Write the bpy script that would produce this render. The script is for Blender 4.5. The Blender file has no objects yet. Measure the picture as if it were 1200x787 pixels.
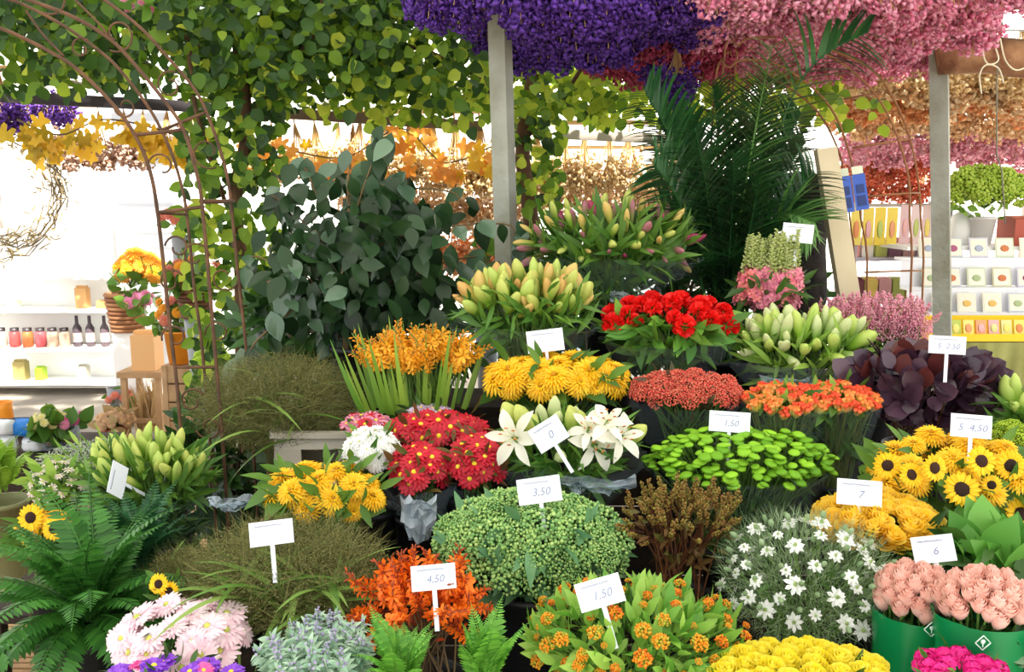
import bpy, math, random
import numpy as np
from mathutils import Matrix, Vector

# ------------------------------------------------------------------ camera, world, sun, exposure
scene = bpy.context.scene
col = scene.collection
W_PX, H_PX, F_PX = 1200.0, 787.0, 1050.0
CAM = np.array((0.0, 0.0, 1.65)); PITCH = math.radians(9.0)
cam_data = bpy.data.cameras.new('camera'); cam_data.sensor_width = 36.0
cam_data.lens = F_PX / W_PX * 36.0; cam_data.clip_end = 200
cam = bpy.data.objects.new('camera', cam_data); col.objects.link(cam)
cam.location = CAM.tolist(); cam.rotation_euler = (math.radians(90) - PITCH, 0, 0)
scene.camera = cam

world = bpy.data.worlds.new('world'); scene.world = world; world.use_nodes = True
bg = world.node_tree.nodes['Background']
bg.inputs[0].default_value = (0.93, 0.96, 1.0, 1); bg.inputs[1].default_value = 1.35

sun_d = bpy.data.lights.new('sun', 'SUN'); sun_d.energy = 11.5; sun_d.angle = math.radians(1.5); sun_d.color = (1.0, 0.95, 0.86)
sun = bpy.data.objects.new('sun', sun_d); col.objects.link(sun)
sun.rotation_euler = Vector((-0.30, 0.62, -0.80)).to_track_quat('-Z', 'Y').to_euler()

vs = scene.view_settings
vs.view_transform = 'Standard'; vs.look = 'None'; vs.gamma = 1.0; vs.use_curve_mapping = False; vs.exposure = 0.62

# ------------------------------------------------------------------ helpers
R = random.Random(7)
def U(a, b): return R.uniform(a, b)
sP, cP = math.sin(PITCH), math.cos(PITCH)
def P(px, py, Y):
    """world point at depth Y along the street that a photo pixel looks at"""
    a, b = (px - W_PX / 2) / F_PX, (H_PX / 2 - py) / F_PX
    d = np.array((a, cP + b * sP, -sP + b * cP))
    return CAM + d * (Y / d[1])
def S(px, py, Y):
    """metres that one photo pixel spans there"""
    b = (H_PX / 2 - py) / F_PX
    return Y / (cP + b * sP) / F_PX
def unit(v):
    v = np.asarray(v, float); n = np.linalg.norm(v)
    return v / n if n > 1e-9 else np.array((0, 0, 1.0))
def rdir(): return unit([R.gauss(0, 1) for _ in range(3)])
def frame(pos, x, y, z, s=1.0):
    s = np.ones(3) * s if np.isscalar(s) else np.asarray(s, float)
    M = np.eye(4); M[:3, 0] = x * s[0]; M[:3, 1] = y * s[1]; M[:3, 2] = z * s[2]; M[:3, 3] = pos
    return M
def aim(pos, z, spin=0.0, s=1.0):
    z = unit(z); ref = np.array((0, 1.0, 0)) if abs(z[1]) < 0.9 else np.array((1.0, 0, 0))
    x = unit(np.cross(ref, z)); y = np.cross(z, x); c, n = math.cos(spin), math.sin(spin)
    return frame(pos, x * c + y * n, y * c - x * n, z, s)
def along(pos, d, up=(0, 0, 1), s=1.0):
    y = unit(d); x = np.cross(y, up)
    if np.linalg.norm(x) < 1e-4: x = np.cross(y, (1, 0.1, 0))
    x = unit(x); z = np.cross(x, y)
    return frame(pos, x, y, z, s)
def trans(v): M = np.eye(4); M[:3, 3] = v; return M
def rotm(ax, a): return np.array(Matrix.Rotation(a, 4, ax))

class G:
    """collects shapes; each face batch carries a material index"""
    def __init__(s): s.v = []; s.n = 0; s.f = []
    def add(s, V, F, mat=0, M=None):
        V = np.asarray(V, float)
        if M is not None: V = V @ M[:3, :3].T + M[:3, 3]
        s.v.append(V)
        by = {}
        for q in F: by.setdefault(len(q), []).append(q)
        for k, L in by.items(): s.f.append((np.array(L, int) + s.n, mat))
        s.n += len(V)
    def put(s, g, Ms, mat=None):
        V, Fs = g.arr()
        if isinstance(Ms, np.ndarray) and Ms.ndim == 2: Ms = [Ms]
        if not len(Ms): return s
        A = np.array(Ms); k = len(A)
        VV = np.einsum('kij,nj->kni', A[:, :3, :3], V) + A[:, None, :3, 3]
        s.v.append(VV.reshape(-1, 3))
        off = (np.arange(k) * len(V) + s.n)[:, None, None]
        for F, m in Fs: s.f.append(((F[None] + off).reshape(-1, F.shape[1]), m if mat is None else mat))
        s.n += k * len(V)
        return s
    def arr(s):
        if len(s.v) > 1: s.v = [np.concatenate(s.v)]
        return s.v[0], s.f
    def mesh(s, name, mats, smooth=True):
        V, Fs = s.arr()
        me = bpy.data.meshes.new(name)
        me.vertices.add(len(V)); me.vertices.foreach_set('co', V.astype(np.float32).ravel())
        loops = np.concatenate([F.ravel() for F, m in Fs]).astype(np.int32)
        tot = np.concatenate([np.full(len(F), F.shape[1]) for F, m in Fs]).astype(np.int32)
        mi = np.concatenate([np.full(len(F), m) for F, m in Fs]).astype(np.int32)
        st = np.concatenate(([0], np.cumsum(tot)[:-1])).astype(np.int32)
        me.loops.add(len(loops)); me.loops.foreach_set('vertex_index', loops)
        me.polygons.add(len(tot)); me.polygons.foreach_set('loop_start', st); me.polygons.foreach_set('loop_total', tot)
        me.polygons.foreach_set('material_index', mi)
        me.polygons.foreach_set('use_smooth', np.full(len(tot), smooth))
        for m in (mats if isinstance(mats, (list, tuple)) else [mats]): me.materials.append(m)
        me.update(calc_edges=True); me.validate()
        return me
    # -- simple solids
    def box(s, c, d, mat=0, M=None):
        x, y, z = [q / 2 for q in d]
        V = np.array([(i, j, k) for i in (-x, x) for j in (-y, y) for k in (-z, z)]) + np.asarray(c, float)
        s.add(V, [(0, 1, 3, 2), (4, 6, 7, 5), (0, 4, 5, 1), (2, 3, 7, 6), (0, 2, 6, 4), (1, 5, 7, 3)], mat, M); return s
    def tube(s, pts, r, n=6, mat=0, cap=True):
        pts = [np.asarray(p, float) for p in pts]; k = len(pts)
        rr = [r] * k if np.isscalar(r) else r
        V = []; ref = np.array((0.13, 0.31, 0.94))
        for i, p in enumerate(pts):
            t = unit(pts[min(i + 1, k - 1)] - pts[max(i - 1, 0)])
            x = np.cross(t, ref)
            if np.linalg.norm(x) < 1e-3: x = np.cross(t, (1, 0, 0))
            x = unit(x); y = np.cross(t, x)
            for j in range(n):
                a = 2 * math.pi * j / n
                V.append(p + (x * math.cos(a) + y * math.sin(a)) * rr[i])
        F = [(i * n + j, i * n + (j + 1) % n, (i + 1) * n + (j + 1) % n, (i + 1) * n + j) for i in range(k - 1) for j in range(n)]
        if cap and n > 2: F += [tuple(range(n))[::-1], tuple((k - 1) * n + j for j in range(n))]
        s.add(V, F, mat); return s
    def lathe(s, prof, n=12, mat=0, M=None, fn=None):
        V = []
        for i, (r, z) in enumerate(prof):
            for j in range(n):
                a = 2 * math.pi * j / n; q = r if fn is None else r * fn(a, i)
                V.append((q * math.cos(a), q * math.sin(a), z))
        F = [(i * n + j, i * n + (j + 1) % n, (i + 1) * n + (j + 1) % n, (i + 1) * n + j) for i in range(len(prof) - 1) for j in range(n)]
        s.add(V, F, mat, M); return s
    def ball(s, n=6, m=4, r=(1, 1, 1), mat=0, M=None):
        pr = [(math.sin(math.pi * i / m) + 1e-4, -math.cos(math.pi * i / m)) for i in range(m + 1)]
        V = [(p * math.cos(2 * math.pi * j / n) * r[0], p * math.sin(2 * math.pi * j / n) * r[1], z * r[2]) for p, z in pr for j in range(n)]
        F = [(i * n + j, i * n + (j + 1) % n, (i + 1) * n + (j + 1) % n, (i + 1) * n + j) for i in range(m) for j in range(n)]
        s.add(V, F, mat, M); return s
    def octa(s, mat=0, M=None):
        s.add([(1, 0, 0), (-1, 0, 0), (0, 1, 0), (0, -1, 0), (0, 0, 1), (0, 0, -1)],
              [(0, 2, 4), (2, 1, 4), (1, 3, 4), (3, 0, 4), (2, 0, 5), (1, 2, 5), (3, 1, 5), (0, 3, 5)], mat, M); return s

def lin(h):
    h = h.lstrip('#'); o = []
    for i in (0, 2, 4):
        c = int(h[i:i + 2], 16) / 255; o.append(c / 12.92 if c <= 0.04045 else ((c + 0.055) / 1.055) ** 2.4)
    return (*o, 1.0)
MATS = {}
def mat(name, c1, c2=None, rough=0.55, tr=0.0, grad=None, spec=0.4, noise=None, metal=0.0, bump=None, gpos=(0.35, 0.75)):
    """c1..c2 vary per piece (random per island + per object); grad = second colour towards the local top; tr = translucency"""
    if name in MATS: return MATS[name]
    m = bpy.data.materials.new(name); m.use_nodes = True; nt = m.node_tree; N, L = nt.nodes, nt.links
    b = N['Principled BSDF']; b.inputs['Roughness'].default_value = rough; b.inputs['Metallic'].default_value = metal
    b.inputs['Specular IOR Level'].default_value = spec
    c = None
    if c2 or grad:
        mx = N.new('ShaderNodeMix'); mx.data_type = 'RGBA'
        mx.inputs['A'].default_value = lin(c1); mx.inputs['B'].default_value = lin(c2 or c1)
        g = N.new('ShaderNodeNewGeometry'); oi = N.new('ShaderNodeObjectInfo')
        ad = N.new('ShaderNodeMath'); ad.operation = 'ADD'; fr = N.new('ShaderNodeMath'); fr.operation = 'FRACT'
        L.new(g.outputs['Random Per Island'], ad.inputs[0]); L.new(oi.outputs['Random'], ad.inputs[1]); L.new(ad.outputs[0], fr.inputs[0])
        if noise:
            nz = N.new('ShaderNodeTexNoise'); nz.inputs['Scale'].default_value = noise; nz.inputs['Detail'].default_value = 4
            tc = N.new('ShaderNodeTexCoord'); L.new(tc.outputs['Object'], nz.inputs['Vector'])
            mr = N.new('ShaderNodeMapRange'); mr.inputs[1].default_value = 0.35; mr.inputs[2].default_value = 0.65
            L.new(nz.outputs['Fac'], mr.inputs[0]); L.new(mr.outputs[0], mx.inputs['Factor'])
        else: L.new(fr.outputs[0], mx.inputs['Factor'])
        c = mx.outputs['Result']
        if grad:
            tc2 = N.new('ShaderNodeTexCoord'); sx = N.new('ShaderNodeSeparateXYZ'); L.new(tc2.outputs['Generated'], sx.inputs[0])
            mr2 = N.new('ShaderNodeMapRange'); mr2.inputs[1].default_value = gpos[0]; mr2.inputs[2].default_value = gpos[1]
            L.new(sx.outputs['Z'], mr2.inputs[0])
            m2 = N.new('ShaderNodeMix'); m2.data_type = 'RGBA'; L.new(c, m2.inputs['A']); m2.inputs['B'].default_value = lin(grad)
            L.new(mr2.outputs[0], m2.inputs['Factor']); c = m2.outputs['Result']
        L.new(c, b.inputs['Base Color'])
    else: b.inputs['Base Color'].default_value = lin(c1)
    if bump:
        nb = N.new('ShaderNodeTexNoise'); nb.inputs['Scale'].default_value = bump[0]; nb.inputs['Detail'].default_value = 5
        t3 = N.new('ShaderNodeTexCoord'); L.new(t3.outputs['Object'], nb.inputs['Vector'])
        bp = N.new('ShaderNodeBump'); bp.inputs['Strength'].default_value = bump[1]; bp.inputs['Distance'].default_value = 0.01
        L.new(nb.outputs['Fac'], bp.inputs['Height']); L.new(bp.outputs['Normal'], b.inputs['Normal'])
    if tr:
        t = N.new('ShaderNodeBsdfTranslucent'); ms = N.new('ShaderNodeMixShader'); ms.inputs[0].default_value = tr
        if c is not None: L.new(c, t.inputs['Color'])
        else: t.inputs['Color'].default_value = lin(c1)
        L.new(b.outputs[0], ms.inputs[1]); L.new(t.outputs[0], ms.inputs[2]); L.new(ms.outputs[0], N['Material Output'].inputs['Surface'])
    MATS[name] = m
    return m
def clear_film(name, amount=0.2, tint='#e8f0f4', rough=0.08):
    if name in MATS: return MATS[name]
    m = bpy.data.materials.new(name); m.use_nodes = True; nt = m.node_tree; N, L = nt.nodes, nt.links
    t = N.new('ShaderNodeBsdfTransparent'); t.inputs[0].default_value = lin(tint)
    g = N['Principled BSDF']; g.inputs['Base Color'].default_value = lin('#c9d6e2'); g.inputs['Roughness'].default_value = rough; g.inputs['Specular IOR Level'].default_value = 0.9
    ms = N.new('ShaderNodeMixShader'); lw = N.new('ShaderNodeLayerWeight'); lw.inputs[0].default_value = 0.35
    mr = N.new('ShaderNodeMapRange'); mr.inputs[3].default_value = amount * 0.5; mr.inputs[4].default_value = min(1, amount * 2.4)
    L.new(lw.outputs['Facing'], mr.inputs[0]); L.new(mr.outputs[0], ms.inputs[0])
    L.new(t.outputs[0], ms.inputs[1]); L.new(g.outputs[0], ms.inputs[2]); L.new(ms.outputs[0], N['Material Output'].inputs['Surface'])
    MATS[name] = m
    return m

def ob(name, me, parent=None, M=None):
    """M is in world space; parents are never rotated or scaled unless they are parts"""
    o = bpy.data.objects.new(name, me); col.objects.link(o)
    if parent is not None: o.parent = parent
    if M is not None:
        MM = Matrix(M.tolist())
        if parent is not None: MM = Matrix.Translation(-parent.location) @ MM
        o.matrix_basis = MM
    elif parent is not None and parent.parent is None and parent.type == 'EMPTY':
        o.location = -parent.location           # mesh given in world coordinates
    return o
def sub(name, me, parent):
    """sub-part that shares its part's local frame"""
    o = bpy.data.objects.new(name, me); col.objects.link(o); o.parent = parent
    return o
def tag(o, label, cat, group=None):
    o['label'] = label; o['category'] = cat
    if group: o['group'] = group
    return o
def thing(name, label, cat, loc=(0, 0, 0), group=None):
    o = bpy.data.objects.new(name, None); col.objects.link(o); o.location = [float(q) for q in loc]; o.empty_display_size = 0.05
    return tag(o, label, cat, group)
def stuff(o): o['kind'] = 'stuff'; return o
def struct(o): o['kind'] = 'structure'; return o

# ------------------------------------------------------------------ leaf and petal shapes
def leaf(L=1.0, W=0.4, n=5, fold=0.12, droop=0.15, p=0.85, tip=1.0):
    """points along +Y, face up +Z"""
    V = []; F = []
    for i in range(n + 1):
        t = i / n; w = W / 2 * math.sin(math.pi * t ** p) ** tip if 0 < t < 1 else 0.004
        z = -droop * L * t * t
        V += [(-w, L * t, z + fold * w), (0, L * t, z - fold * w * 0.6), (w, L * t, z + fold * w)]
    for i in range(n):
        a = i * 3; F += [(a, a + 1, a + 4, a + 3), (a + 1, a + 2, a + 5, a + 4)]
    g = G(); g.add(V, F); return g
def blade(L=1.0, W=0.05, n=5, droop=0.4):
    V = []; F = []
    for i in range(n + 1):
        t = i / n; w = W / 2 * (1 - t ** 2.2) + 0.0004; a = droop * t
        V += [(-w, L * (t - 0.25 * droop * t * t), -droop * L * t * t * 0.7), (w, L * (t - 0.25 * droop * t * t), -droop * L * t * t * 0.7)]
    for i in range(n):
        a = i * 2; F.append((a, a + 1, a + 3, a + 2))
    g = G(); g.add(V, F); return g
def petal(L, W, n=3, lift=0.0, bend=0.0, base=0.3, tip=0.25, cup=0.0, top=0.65):
    V = []; F = []; y = z = 0.0
    for i in range(n + 1):
        t = i / n
        w = base + (1 - base) * math.sin(min(t / top, 1) * math.pi / 2)
        if t > top: w = 1 - (1 - tip) * ((t - top) / (1 - top)) ** 1.6
        w *= W / 2; a = lift + bend * t
        if i: y += L / n * math.cos(a); z += L / n * math.sin(a)
        V += [(-w, y, z + cup * w), (0, y, z - cup * w * 0.5), (w, y, z + cup * w)]
    for i in range(n):
        a = i * 3; F += [(a, a + 1, a + 4, a + 3), (a + 1, a + 2, a + 5, a + 4)]
    g = G(); g.add(V, F); return g
def rings(spec, rr=None):
    """spec rows: (count, r0, z0, L, W, lift, bend, n, tip, cup)"""
    rr = rr or random.Random(3); g = G()
    for (k, r0, z0, L, W, lift, bend, n, tip, cup) in spec:
        ph = rr.uniform(0, 1)
        for i in range(k):
            pt = petal(L * rr.uniform(0.88, 1.08), W, n, lift + rr.uniform(-.1, .1), bend + rr.uniform(-.12, .12), tip=tip, cup=cup)
            a = 2 * math.pi * (i + ph + rr.uniform(-.12, .12)) / k
            g.put(pt, [rotm('Z', a) @ trans((0, r0, z0))])
    return g
def dome(r, h, n=10, m=4, z0=0.0, bumpy=0.0, rr=None):
    rr = rr or random.Random(5); g = G()
    g.lathe([(r * math.cos(q * math.pi / 2 / m) + 1e-4, z0 + h * math.sin(q * math.pi / 2 / m)) for q in range(m + 1)], n,
            fn=(lambda a, i: 1 + bumpy * rr.uniform(-1, 1)) if bumpy else None)
    return g
def proto_daisy(seed=0, k=17):
    rr = random.Random(seed)
    return rings([(k, .09, 0, .41, .17, .12, -.35, 3, .45, .15), (k - 6, .07, .03, .34, .15, .35, -.3, 3, .45, .15)], rr), dome(.105, .07, 9, 3, .02)
def proto_sunflower(seed=0):
    rr = random.Random(seed)
    return rings([(19, .2, 0, .3, .125, .1, -.3, 3, .05, .25), (17, .18, .02, .28, .12, .35, -.4, 3, .05, .25)], rr), dome(.215, .09, 14, 4, 0, .04)
def proto_double(seed=0):
    rr = random.Random(seed)
    return rings([(28, .18, -.04, .31, .075, -.1, -.4, 3, .1, .3), (26, .16, .02, .29, .075, .2, -.5, 3, .1, .3), (24, .13, .06, .25, .07, .5, -.6, 3, .1, .3),
                  (18, .09, .10, .2, .065, .8, -.7, 2, .2, .3), (12, .05, .12, .13, .06, 1.1, -.5, 2, .3, .3)], rr), dome(.06, .19, 8, 3, 0)
def proto_gerbera(seed=0):
    rr = random.Random(seed)
    return rings([(24, .12, 0, .38, .105, .08, -.25, 3, .4, .1), (22, .12, .02, .34, .1, .22, -.3, 3, .4, .1), (18, .08, .04, .16, .05, .5, -.3, 2, .4, .1)], rr), dome(.085, .06, 9, 3, .02)
def proto_mum(seed=0):
    rr = random.Random(seed)
    return rings([(22, .1, -.06, .4, .09, -.2, -.3, 3, .5, .3), (22, .1, 0, .38, .09, .1, -.4, 3, .5, .3), (18, .08, .05, .34, .085, .4, -.5, 3, .5, .3),
                  (14, .05, .09, .27, .08, .7, -.6, 2, .5, .3), (9, .03, .12, .2, .07, 1.0, -.5, 2, .5, .3)], rr), dome(.07, .17, 8, 3, 0)
def proto_button(seed=0):
    rr = random.Random(seed); g = G()
    g.lathe([(.06, -.2), (.3, -.16), (.44, -.05), (.44, .05), (.36, .16), (.2, .22), (.01, .24)], 10, fn=lambda a, i: 1 + .07 * rr.uniform(-1, 1))
    g.put(rings([(16, .34, -.02, .17, .11, .2, -.2, 1, .4, .1), (12, .22, .1, .16, .1, .6, -.4, 1, .4, .1), (7, .1, .18, .12, .09, .9, -.4, 1, .4, .1)], rr), [np.eye(4)])
    return g
def proto_rose(seed=0, tall=1.0, opening=0.5):
    rr = random.Random(seed); g = G()
    for k, (cnt, r, zt, zb) in enumerate([(3, .10, .40, -.2), (4, .19, .40, -.3), (5, .29, .35, -.38), (5, .39, .28, -.42), (6, .47, .20, -.44)]):
        ph = rr.uniform(0, 6.28)
        for i in range(cnt):
            a0 = ph + 2 * math.pi * i / cnt; half = math.pi / cnt * 1.35; V = []; nu, nv = 4, 4
            zt2 = zt + rr.uniform(-.04, .04)
            for v in range(nv + 1):
                tv = v / nv
                for u in range(nu + 1):
                    tu = 2 * u / nu - 1
                    curl = opening * 0.16 * max(0, tv - .6) / .4 * (k / 4)
                    rad = r * (.35 + .65 * math.sin(min(tv * 1.25, 1) * math.pi / 2)) + curl - .03 * tu * tu
                    z = (zb + (zt2 - zb) * tv - .12 * tv * tu * tu - curl * .5) * tall
                    a = a0 + half * tu * (0.45 + .55 * min(1, tv * 1.6))
                    V.append((rad * math.cos(a), rad * math.sin(a), z))
            F = [(v * (nu + 1) + u, v * (nu + 1) + u + 1, (v + 1) * (nu + 1) + u + 1, (v + 1) * (nu + 1) + u) for v in range(nv) for u in range(nu)]
            g.add(V, F)
    return g
def proto_bud(fat=.14, seed=0, openness=0.0):
    """lily bud, length 1 along +Z, three-sided with grooves"""
    g = G()
    prof = [(.02, 0), (fat * .55, .06), (fat * .72, .25), (fat * .95, .5), (fat, .68), (fat * .78, .85), (fat * .35, .96), (.008, 1.0)]
    g.lathe(prof, 9, fn=lambda a, i: 1 + .16 * math.cos(3 * a) * (1 - i / 9) + .05 * math.cos(6 * a))
    return g
def proto_lily(seed=0):
    rr = random.Random(seed); g = G(); s = G()
    for i in range(6):
        pt = petal(.62, .2 if i % 2 else .26, 6, 1.0 + rr.uniform(-.15, .15), -1.5 + rr.uniform(-.2, .2), base=.35, tip=.03, cup=.22, top=.55)
        g.put(pt, [rotm('Z', i * math.pi / 3 + rr.uniform(-.1, .1)) @ trans((0, .03, 0))])
        a = i * math.pi / 3 + .3
        s.tube([(0, 0, .02), (.06 * math.cos(a), .06 * math.sin(a), .22), (.15 * math.cos(a), .15 * math.sin(a), .38)], .008, 3)
        s.ball(5, 3, (.018, .05, .018), 1, trans((.15 * math.cos(a), .15 * math.sin(a), .39)))
    return g, s
def proto_ruffle(seed=0):
    rr = random.Random(seed); g = G()
    for i in range(46):
        z = 1 - 1.35 * (i + .5) / 46; a = i * 2.399; q = math.sqrt(max(0, 1 - z * z)); d = np.array((q * math.cos(a), q * math.sin(a), z))
        pt = petal(.3, .3, 3, 0, rr.uniform(-.6, .6), base=.3, tip=.8, cup=rr.uniform(-.9, .9), top=.9)
        g.put(pt, [along(d * .22, d, rdir(), 1.0)])
    return g
def cluster(n, kind='octa', flat=0.45, size=.09, seed=0, mats=1, zmin=-.1):
    """umbel of florets on a flattened dome of diameter 1"""
    rr = random.Random(seed); b = G().octa(); g = G(); Ms = [[] for _ in range(mats)]
    for i in range(n):
        z = 1 - (1 - zmin) * (i + .5) / n; a = i * 2.39996 + rr.uniform(-.2, .2); q = math.sqrt(max(0, 1 - z * z))
        p = np.array((q * math.cos(a) * .46, q * math.sin(a) * .46, z * flat * .5)) * rr.uniform(.85, 1.08)
        Ms[rr.randrange(mats)].append(aim(p, (q * math.cos(a), q * math.sin(a), z + .4), rr.uniform(0, 6), size * rr.uniform(.7, 1.25)))
    for k in range(mats): g.put(b, Ms[k], k)
    return g
def star(n=6, L=.5, W=.2, lift=.5, bend=-.5, seed=0, tip=.1):
    return rings([(n, .03, 0, L, W, lift, bend, 3, tip, .2)], random.Random(seed))

# ------------------------------------------------------------------ greens and common materials
LEAF_D = mat('leaf_dark', '#2c4a1e', '#4a6e2a', .42, .25)
LEAF_M = mat('leaf_mid', '#3f6b24', '#6c9436', .45, .3)
LEAF_L = mat('leaf_light', '#6d9a35', '#a3c455', .45, .35)
STEM = mat('stem_green', '#49702c', '#6a8b3c', .5)
STEM_DK = mat('stem_brown', '#5a4630', '#75603c', .7)
BLACK = mat('black_plastic', '#17191b', '#222426', .45)
WOODDK = mat('dark_wood', '#231b14', '#382a1e', .8, noise=6, bump=(30, .4))
WHITE = mat('white_paint', '#f2f2ee', '#ffffff', .6)
CARD = mat('white_card', '#e2e6ee', rough=.45)
INK = mat('ink', '#7f89a8', rough=.7)
RUST = mat('rusty_iron', '#4a3527', '#6d4c34', .7, noise=20, metal=.2)
LG = leaf(1, .36, 5); LGW = leaf(1, .6, 6, .15, .2); LGN = leaf(1, .16, 5, .2, .25); LGR = leaf(1, .74, 7, .12, .12, .95, .55)
ME_leaf = {}
def leafmesh(kind, m):
    k = (kind, m.name)
    if k not in ME_leaf: ME_leaf[k] = {'mid': LG, 'wide': LGW, 'narrow': LGN, 'round': LGR}[kind].mesh('leaf', m)
    return ME_leaf[k]

# ------------------------------------------------------------------ setting: floor, back wall, unseen roof added for shading
def boxobj(name, c, d, m, parent=None):
    return ob(name, G().box(c, d).mesh(name, m, False), parent)
FLOORM = mat('paving', '#8d8478', '#a39a8c', .85, noise=3, bump=(20, .3))
struct(boxobj('floor', (0, 4, -.05), (26, 24, .1), FLOORM))
WALLM = mat('bright_wall', '#f3efe6', '#ffffff', .8, noise=1.5)
struct(boxobj('wall_back', (0, 9.2, 1.6), (16, .12, 3.4), WALLM))
def shade_sheet():
    m = bpy.data.materials.new('milky_shade_sheet'); m.use_nodes = True; N, L = m.node_tree.nodes, m.node_tree.links
    t = N.new('ShaderNodeBsdfTranslucent'); t.inputs[0].default_value = (.50, .50, .48, 1)
    ms = N.new('ShaderNodeMixShader'); ms.inputs[0].default_value = .62
    N['Principled BSDF'].inputs['Base Color'].default_value = (.5, .5, .48, 1)
    L.new(N['Principled BSDF'].outputs[0], ms.inputs[1]); L.new(t.outputs[0], ms.inputs[2]); L.new(ms.outputs[0], N['Material Output'].inputs['Surface'])
    return m
g = G(); g.add([(-4.5, -1.4, 3.15), (4.5, -1.4, 3.15), (4.5, 4.35, 3.15), (-4.5, 4.35, 3.15)], [(0, 1, 2, 3)])
struct(ob('shade_ceiling', g.mesh('shade_ceiling', shade_sheet(), False)))  # out-of-view sheet added to shade the display and soften its top light

# slatted duckboard on the floor of the aisle
SLAT = mat('duckboard_wood', '#a27f58', '#c39c6f', .75, noise=14)
duck = thing('duckboard', 'brown ribbed wooden duckboard lying in the aisle beside the ferns', 'floor mat', (-2.2, 3.7, 0))
for i in range(5): boxobj('runner', (-3.2 + i * .45, 3.7, .012), (.05, 2.3, .022), WOODDK, duck)
me_slat = G().box((0, 0, 0), (2.1, .026, .016)).mesh('slat', SLAT, False)
for i in range(60): ob('slat', me_slat, duck, trans((-2.3, 2.58 + i * .038, .031)))

# stepped staging that carries the buckets
TIERS = [(1.50, 1.88, .22), (1.88, 2.14, .27), (2.14, 2.42, .36), (2.42, 2.68, .46), (2.68, 2.98, .58), (2.98, 3.28, .72), (3.28, 3.62, .86)]
def tier_z(Y):
    for a, b, z in TIERS:
        if Y < b: return z
    return TIERS[-1][2]
stag = thing('display_staging', 'dark stepped wooden staging under the flower buckets', 'display stand', (.5, 2.5, 0))
for i, (a, b, z) in enumerate(TIERS):
    x0 = (-.95, -.95, -1.1, -1.2, -.82, -.84, -.84)[i]; x1 = 2.35
    boxobj('tier_board', ((x0 + x1) / 2, (a + b) / 2, z - .0155), (x1 - x0, b - a - .002, .03), WOODDK, stag)
    zb = TIERS[i - 1][2] if i else 0
    boxobj('riser', ((x0 + x1) / 2, a + .012, (zb + z - .031) / 2), (x1 - x0 - .01, .018, z - .033 - zb), WOODDK, stag)
    for q in (x0 + .03, x1 - .03): boxobj('upright', (q, (a + b) / 2, (z - .034) / 2), (.04, b - a - .06, z - .036), WOODDK, stag)

lb = thing('low_bench', 'low dark bench under the limonium beside the arch foot', 'bench', (-1.45, 2.95, 0))
boxobj('bench_top', (-1.45, 2.96, .285), (.6, .46, .03), WOODDK, lb)
for q in (-1.7, -1.2):
    for y in (2.78, 3.14): boxobj('leg', (q, y, .134), (.04, .04, .266), WOODDK, lb)
# posts
def smooth(pts, k=5):
    pts = [np.asarray(p, float) for p in pts]; out = []
    for i in range(len(pts) - 1):
        p0, p1, p2, p3 = pts[max(i - 1, 0)], pts[i], pts[i + 1], pts[min(i + 2, len(pts) - 1)]
        for j in range(k):
            t = j / k; out.append(.5 * ((2 * p1) + (p2 - p0) * t + (2 * p0 - 5 * p1 + 4 * p2 - p3) * t * t + (3 * p1 - p0 - 3 * p2 + p3) * t ** 3))
    return out + [pts[-1]]
POSTA = mat('weathered_post', '#90917f', '#b0b3a8', .85, noise=5, bump=(40, .5))
LOGM = mat('log_bark', '#7d6147', '#a98a68', .85, noise=8, bump=(25, .8))
def post(label, top, bot, Y, wpx, zlow=0.0):
    A = P(*top, Y); B = P(*bot, Y); w = wpx * S(*bot, Y); d = unit(A - B)
    A = A + d * .35; k = (B[2] - zlow) / d[2]; B0 = B - d * k
    th = thing('timber_post', label, 'post', B0)
    up = d; x = unit(np.cross((math.sin(.55), math.cos(.55), 0), up)); y = np.cross(up, x); L = np.linalg.norm(A - B0)
    w2 = w / (math.cos(.55) + math.sin(.55) * .75)
    g = G().box((0, 0, L / 2), (w2, w2 * .75, L)); ob('shaft', g.mesh('shaft', POSTA, False), th, frame(B0, x, y, up))
    return th, A, B0, w2
p1, A1, B1, w1 = post('grey square timber post between the ficus and the pink lily buds', (585, 10), (594, 320), 3.75, 27)
g = G(); a = P(520, -3, 3.70); b = P(604, -6, 3.62)
lg = G().tube([a + (b - a) * t + np.array((0, 0, .008 * math.sin(9 * t))) for t in np.linspace(-.3, 1.02, 7)], [.05, .055, .05, .056, .052, .054, .05], 10)
tag(ob('roof_log', lg.mesh('roof_log', LOGM)), 'brown log resting across the top of the grey post near purple flowers', 'log')
p2, A2, B2, w2_ = post('pale grey timber post beside the rusty arch and the card rack', (1100, 60), (1103, 290), 4.3, 24)
a = P(1098, 72, 4.25); b = P(1260, 62, 4.1); pts = [a + (b - a) * t + np.array((0, 0, .02 * math.sin(6 * t))) for t in np.linspace(0, 1, 8)]
tag(ob('roof_log', G().tube(pts, [.062, .078, .083, .08, .082, .08, .078, .08], 12).mesh('roof_log', mat('red_bark', '#7a4a34', '#a9805c', .9, noise=10, bump=(30, 1)))),
    'reddish barked log tied beside the pale post under the white lamp', 'log')
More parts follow.
